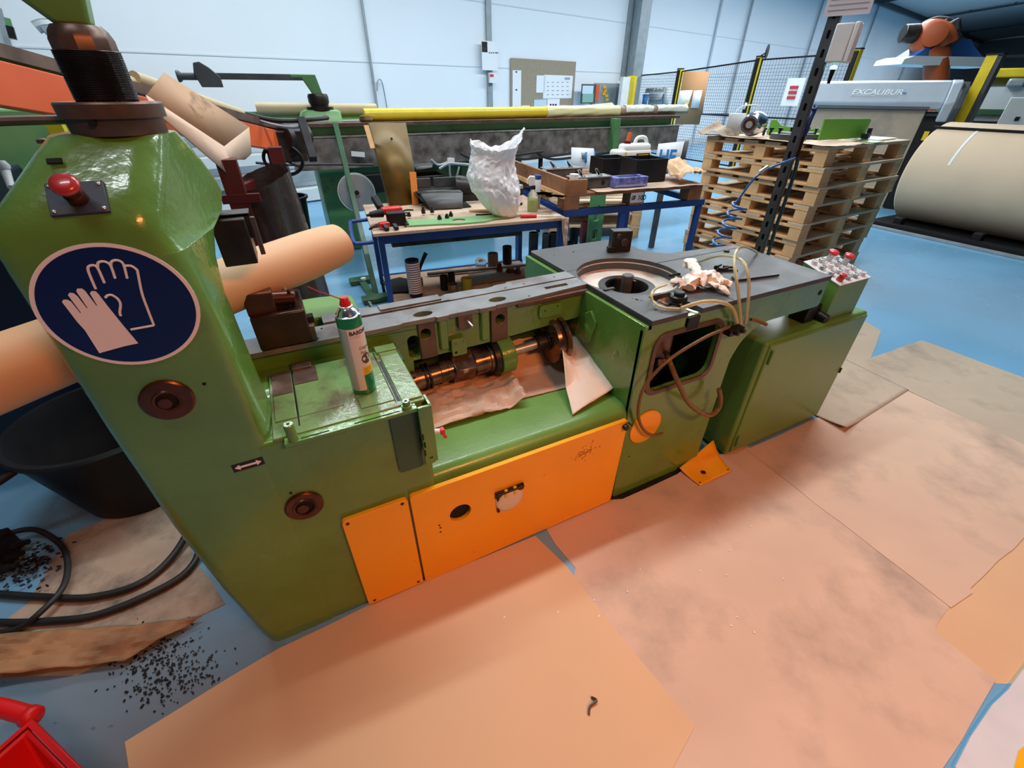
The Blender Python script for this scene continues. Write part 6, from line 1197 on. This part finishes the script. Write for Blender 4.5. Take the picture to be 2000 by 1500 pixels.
for x0,y0,x1,y1 in ((1381,140,1371,222),(1371,223,1463,223),(1388,250,1460,250)): fr.beam(PD(x0,y0,12.9),PD(x1,y1,12.3 if x1>1400 else 12.9),.03,.03)
tag(fr.build('inner_gate_frame', m_dgrey), 'dark gate frame bars in front of the wire mesh', 'gate frame')
sf = thing('fence_notice', fn_pts[2], 'white safety notice with three red bars on the nearest mesh panel', 'notice'); q_ = PD(1549,180,11.8)
sd_ = (fn_pts[3]-fn_pts[2]).normalized(); f = MB().beam(q_-sd_*.0+Vector((0,0,-.23)), q_+Vector((0,0,.23)), .34,.01,(sd_.y,-sd_.x,0)).build('notice_panel', m_whitep, sf)
bn_ = Vector((-q_.x,-q_.y,0)).normalized()
for k in range(3): z = .08-.085*k; MB().beam(q_+bn_*.02-sd_*.09+Vector((0,0,z)), q_+bn_*.02+sd_*.07+Vector((0,0,z)), .01,.05).build('red_bar', m_inkr, f)
cb3 = thing('brown_board', (0,0,0), 'tall brown board with two papers fixed on the mesh fence', 'notice board')
def dq(x0,y0,x1,y1,x2,y2,x3,y3,D,m,name,parent,th=.01): return quad(PDs([(x0,y0,D),(x1,y1,D),(x2,y2,D),(x3,y3,D)]),m,name,parent,th)
w1 = dq(1335,140,1386,140,1366,243,1318,243,12,m_cork2,'board',cb3,.02)
dq(1328,177,1353,176,1343,211,1323,212,11.95,m_whitep,'pinned_paper',w1); dq(1355,177,1372,176,1365,211,1349,211,11.95,m_whitep,'pinned_paper',w1); dq(1337,200,1346,200,1344,206,1336,206,11.93,m_label,'yellow_note',w1)
pq_ = thing('print_quality_station', (0,0,0), 'blue and white inspection station lettered PRINT QUALITY beyond the fence', 'station')
w1 = dq(1262,172,1300,170,1297,180,1259,182,16,m_lgrey,'header_panel',pq_,.05); ul = (PD(1298,174,15.95)-PD(1261,176,15.95)).normalized()
text('PRINT QUALITY', 'header_lettering', m_ink, w1, .105, PD(1262.5,178.6,15.94), ul, (0,0,1), sx=.72, bold=.002)
dq(1256,184,1268,184,1262,208,1253,208,16.1,m_inkb,'blue_side',pq_,.05); dq(1268,182,1297,182,1292,208,1264,208,16.2,m_lgrey,'booth_wall',pq_,.05); dq(1270,189,1295,189,1291,199,1268,199,16.1,m_galv,'booth_inside',pq_,.03)
dq(1299,172,1311,171,1304,208,1295,208,15.9,m_white,'white_door',pq_,.03); dq(1295,183,1299,183,1295,208,1292,208,16.1,m_inkb,'blue_side',pq_,.05)
g_ = dq(1451,213,1456,200,1460,201,1455,214,12.1,m_white,'gate_switch',None,.03); tag(g_, 'small white gate switch on the middle yellow fence post', 'switch')

# ================================================================== grey converting machine lettered EXCALIBUR
ex = thing('sheeting_machine', (0,0,0), 'big grey and black machine lettered EXCALIBUR with hanging kraft web', 'machine')
E0, E1 = PD(1592,200,10.2), PD(1868,200,10.2); eu = (E1-E0); eu.z = 0; EL = eu.length; eu.normalize(); en = Vector((eu.y,-eu.x,0)); en = en if en.dot(Vector((-E0.x,-E0.y,0))) > 0 else -en
eo = Vector((E0.x,E0.y,0))-eu*.02; EL += .02
def X_(s, z, off=0): return eo+eu*s+en*off*1.2+Vector((0,0,1.6+(z-1.6)*1.2 if z > .5 else z))
def xprism(s0,s1,prof,m,name,parent=ex,bev=0):
    n = len(prof); return MB().add([X_(s,z,o_) for s in (s0,s1) for o_,z in prof], [tuple(range(n)),tuple(range(n,2*n))]+[(k,(k+1)%n,n+(k+1)%n,n+k) for k in range(n)]).build(name,m,parent,bevel=bev)
hd = xprism(0,EL-.16,[(.0,1.735),(.10,1.715),(.20,1.50),(.18,1.43),(0,1.43),(-.35,1.43),(-.35,1.735)],m_grey,'grey_hood',bev=.015)
xprism(EL-.16,EL-.03,[(.0,1.74),(.14,1.71),(.26,1.50),(.22,1.30),(0,1.30),(-.35,1.40),(-.35,1.74)],m_grey,'hood_end',bev=.02)
xprism(EL-.03,EL+.05,[(.03,1.72),(.20,1.62),(.28,1.45),(.22,1.28),(-.1,1.25),(-.30,1.50)],m_dgrey,'side_cheek',bev=.01)
xprism(EL+.05,EL+.06,[(.16,1.60),(.22,1.46),(.16,1.38),(.06,1.42),(.08,1.52)],m_lgrey,'cheek_cover')
xprism(0,EL-.30,[(.19,1.46),(.21,1.43),(.10,1.41),(.0,1.45)],m_dgrey,'dark_lip'); xprism(0,EL-.32,[(.13,1.45),(.14,1.45),(.16,.0),(.15,0)],m_kraftg,'kraft_web')
xprism(0,EL-.02,[(.10,1.40),(.10,0),(-.5,0),(-.5,1.40)],m_dgrey,'machine_body',bev=.02)
xprism(EL-.30,EL-.03,[(.10,1.36),(.20,1.30),(.26,.0),(.10,0)],m_black,'side_column'); MB().beam(X_(EL-.20,1.20,.245),X_(EL-.20,1.10,.25),.06,.008,tuple(en)).build('yellow_mark', m_label, ex)
sl_ = Vector((0,0,.215))+en*-.10; tx = Vector((0,0,1)).normalized()
ty_ = (X_(0,1.715,.10)-X_(0,1.50,.20)).normalized()
text('EXCALIBUR', 'machine_lettering', m_whitep, hd, .105, X_(EL*.27,1.585,.168), eu, ty_, sx=1.2, shear=.2, bold=.001)
MB().beam(X_(EL*.27,1.565,.176), X_(EL*.27+.62,1.565,.176), .006,.002).build('lettering_underline', m_signw, hd)
MB().beam(X_(EL*.27+.66,1.60,.164), X_(EL*.27+.70,1.60,.164), .004,.02).build('lettering_mark', m_inkb, hd)
# ================================================================== big kraft roll
kr = thing('big_kraft_roll', (8.4,2.5,0), 'huge kraft paper roll lying on the floor at the right edge with a black strap', 'paper roll')
RX, RY, RZ = 8.42, 3.45, .66; RRr = .62
tp = PD(1860,262,9.0)
MB().lathe([(RRr-.03,0),(RRr,.03),(RRr,3.4),(RRr-.03,3.43)], (RX,RY,RZ), (-.0,-1,0), 96).build('roll_body', m_rollk, kr, smooth=30)
mb = MB(); a0_ = R(128)
for a_0 in (118,):
    c = Vector((RX+(RRr+.004)*math.cos(R(a_0)), RY+.01, RZ+(RRr+.004)*math.sin(R(a_0)))); mb.beam(c, c+Vector((0,-3.4,0)), .012,.055,(math.cos(R(a_0)),0,math.sin(R(a_0))))
mb.build('black_strap', m_black, kr)
for y_ in (RY-.45, RY-1.30): 
    mb = MB(); ks = range(0,9); vs = []
    for dy in (0,.025):
        for k in ks: a = R(112+k*6.5); vs.append(Vector((RX+(RRr+.003)*math.cos(a), y_-dy-.0*k, RZ+(RRr+.003)*math.sin(a))))
    mb.add(vs, [(k,k+1,10+k,9+k) for k in range(8)]).build('white_tape', m_whitep, kr)
ck = thing('roll_cradle', (7.9,2.5,0), 'low dark cradle under the huge kraft roll', 'cradle'); MB().box(7.6,7.75,-1,3.7,.003,.07).box(7.75,9.2,-1,3.6,.003,.03).build('cradle_rail', m_black, ck); MB().box(7.52,7.58,-1,4.6,.003,.03).build('cradle_edge', m_galv, ck)
for k in range(4): MB().ob((7.78,3.2-.9*k,.10),(.12,.1,.1)).build('cradle_wedge', m_black, ck, bevel=.01)
# ================================================================== robot arm with gripper
rbt = thing('robot_arm', (10.9,5.1,0), 'rust-orange industrial robot arm with a blue vacuum gripper above the grey machine', 'robot')
def rp_(x,y,D=12): return PD(x,y,D+1.6)
MB().tube([rp_(1828,235),rp_(1828,150),rp_(1830,118),rp_(1822,95)], lambda t:.19+.03*t, 14).build('robot_upper_arm', m_robot, rbt, smooth=50)
f=PD(1828,235,13.6); MB().cyl((f.x,f.y,0),(f.x,f.y,f.z),.3,.22,24).build('robot_column', m_robot, rbt)
MB().tube([rp_(1812,108),rp_(1800,78),rp_(1812,62),rp_(1840,68),rp_(1846,90)], .20, 14, 5).build('robot_shoulder', m_robot, rbt, smooth=60)
MB().cyl(rp_(1790,66,11.9),rp_(1762,66,11.8),.16,.15,20).build('robot_wrist', m_darkm, rbt, bevel=.02)
MB().lathe([(.16,0),(.19,.05),(.19,.12),(.1,.14)], rp_(1826,68,11.8), (-rp_(1826,68).x,-rp_(1826,68).y,0), 24).build('robot_joint', m_robot, rbt)
MB().beam(rp_(1832,50,12.1),rp_(1862,88,12.1),.34,.3).beam(rp_(1845,60,12),rp_(1878,46,12),.20,.22).build('robot_motor', m_darkm, rbt, bevel=.04)
MB().tube([rp_(1805,45),rp_(1830,36),rp_(1858,40),rp_(1868,56),rp_(1850,80)], .035, 8).build('robot_cable', m_rubber, rbt)
MB().tube([rp_(1768,78,11.9),rp_(1780,85,11.9),rp_(1788,90,11.9)], .02, 6).build('white_cable', m_white, rbt)
gc = rp_(1836,108,12.2); 
MB().prism([(-.72,-.06),(.78,-.06),(.78,-.02),(.45,.10),(.30,.20),(-.25,.20),(-.50,.08),(-.72,.0)], -.25, .25, 'y').v
f = MB(); P2 = [(-.70,-.05),(.72,-.05),(.45,.12),(.30,.24),(-.30,.22),(-.48,.10)]
f.add([gc+ba*0+Vector((rt.x,rt.y,0)).normalized()*x+Vector((fw.x,fw.y,0)).normalized()*y+Vector((0,0,z)) for y in (-.2,.3) for x,z in P2], [tuple(range(6)),tuple(range(6,12))]+[(k,(k+1)%6,6+(k+1)%6,6+k) for k in range(6)]).build('gripper_body', mat('gripper_blue',(.02,.09,.28),.4), rbt)
f = MB(); P2 = [(-.95,-.16),(.98,-.20),(.95,-.10),(.75,-.045),(-.75,-.03),(-.93,-.08)]
f.add([gc+Vector((rt.x,rt.y,0)).normalized()*x+Vector((fw.x,fw.y,0)).normalized()*y+Vector((0,0,z)) for y in (-.35,.45) for x,z in P2], [tuple(range(6)),tuple(range(6,12))]+[(k,(k+1)%6,6+(k+1)%6,6+k) for k in range(6)]).build('gripper_pad', m_lgrey, rbt)
# ================================================================== yellow guard at the right
yp = thing('yellow_guard_post', PD(1890,255,7.6), 'tall yellow guard post with a dark side strip behind the huge kraft roll', 'post')
q_ = PD(1942,108,10.4); zt_ = q_.z; MB().box(q_.x-.06,q_.x+.06,q_.y-.065,q_.y+.065,0,zt_).build('post_tube', m_yellow, yp); MB().box(q_.x-.05,q_.x+.065,q_.y-.12,q_.y-.066,0,zt_-.01).build('post_strip', m_dgrey, yp); MB().box(q_.x-.07,q_.x+.07,q_.y-.13,q_.y+.07,zt_,zt_+.02).build('post_cap', m_black, yp)
tag(MB().beam(Vector((q_.x,q_.y-.14,zt_-.02)), Vector((q_.x+.4,q_.y-3,zt_-.02)), .03,.03).build('guard_top_rail', m_black), 'thin black top rail running right from the tall yellow post', 'rail')
smc = thing('strapping_machine', (9.6,3.2,0), 'yellow and grey strapping machine behind the tall yellow post', 'machine')
def xq(x0,y0,x1,y1,D,th,m,name,bev=0):
    a = PD(x0,y0,D); b = PD(x1,y1,D); u = Vector((b.x-a.x,b.y-a.y,0)); n_ = Vector((-u.y,u.x,0)).normalized(); n_ = n_ if n_.dot(a) > 0 else -n_
    return MB().add([Vector((p.x,p.y,z))+n_*o_ for z in (min(a.z,b.z),max(a.z,b.z)) for p,o_ in ((a,0),(b,0),(b,th),(a,th))], [(0,3,2,1),(4,5,6,7),(0,1,5,4),(1,2,6,5),(2,3,7,6),(3,0,4,7)]).build(name,m,smc,bevel=bev)
xq(1922,134,2040,150,12.2,.4,m_yellow,'yellow_head',.02); xq(1914,140,1935,160,12.4,.4,m_yellow,'yellow_head_end',.02); xq(1935,150,2040,166,12.45,.3,mat('dark_olive_metal',(.16,.16,.02),.5),'olive_body')  # dark olive body under the yellow head
xq(1972,153,1998,170,11.9,.2,m_galv,'round_motor',.03); xq(1958,178,2010,190,12.1,.2,m_lgrey,'white_bar')
for k,(x,c) in enumerate(((1925,m_lgrey),(1938,m_yellow),(1952,m_dgrey),(1968,m_lgrey),(1985,m_galv))): xq(x,170,x+9,300,12.1+.1*k,.08,c,'upright')
xq(1870,212,2020,228,12.0,.5,m_dgreen,'green_cross_beam',.01); xq(1880,236,2020,250,11.9,.5,m_black,'black_conveyor'); xq(1872,252,2030,300,12.7,.4,m_dgrey,'machine_base')
xq(1975,190,2060,262,10.9,.3,m_lgrey,'control_cabinet',.01); xq(1984,228,1989,236,10.88,.02,m_black,'cabinet_lock')
xq(1870,168,1960,212,14.5,.05,m_galv,'rear_guard_panel'); xq(1884,172,1888,212,14.3,.05,m_yellow,'rear_yellow_post')

# ------------------------------------------------------------------ put every empty at the base of its own parts
def lbb(o, off=Vector()):
    out = []
    for c in kids(o):
        p = off+c.location
        if c.type == 'MESH': out += [p+Vector(b) for b in c.bound_box]
        out += lbb(c, p)
    return out
for o in list(bpy.data.objects):
    if o.type == 'EMPTY' and o.parent is None:
        B_ = lbb(o)
        if not B_: print('EMPTY THING', o.name); continue
        c = Vector(((min(p.x for p in B_)+max(p.x for p in B_))/2, (min(p.y for p in B_)+max(p.y for p in B_))/2, min(p.z for p in B_)))
        o.location = o.location + o.rotation_euler.to_matrix() @ Vector((c.x*o.scale.x, c.y*o.scale.y, c.z*o.scale.z))
        for k in kids(o): k.location = k.location - c
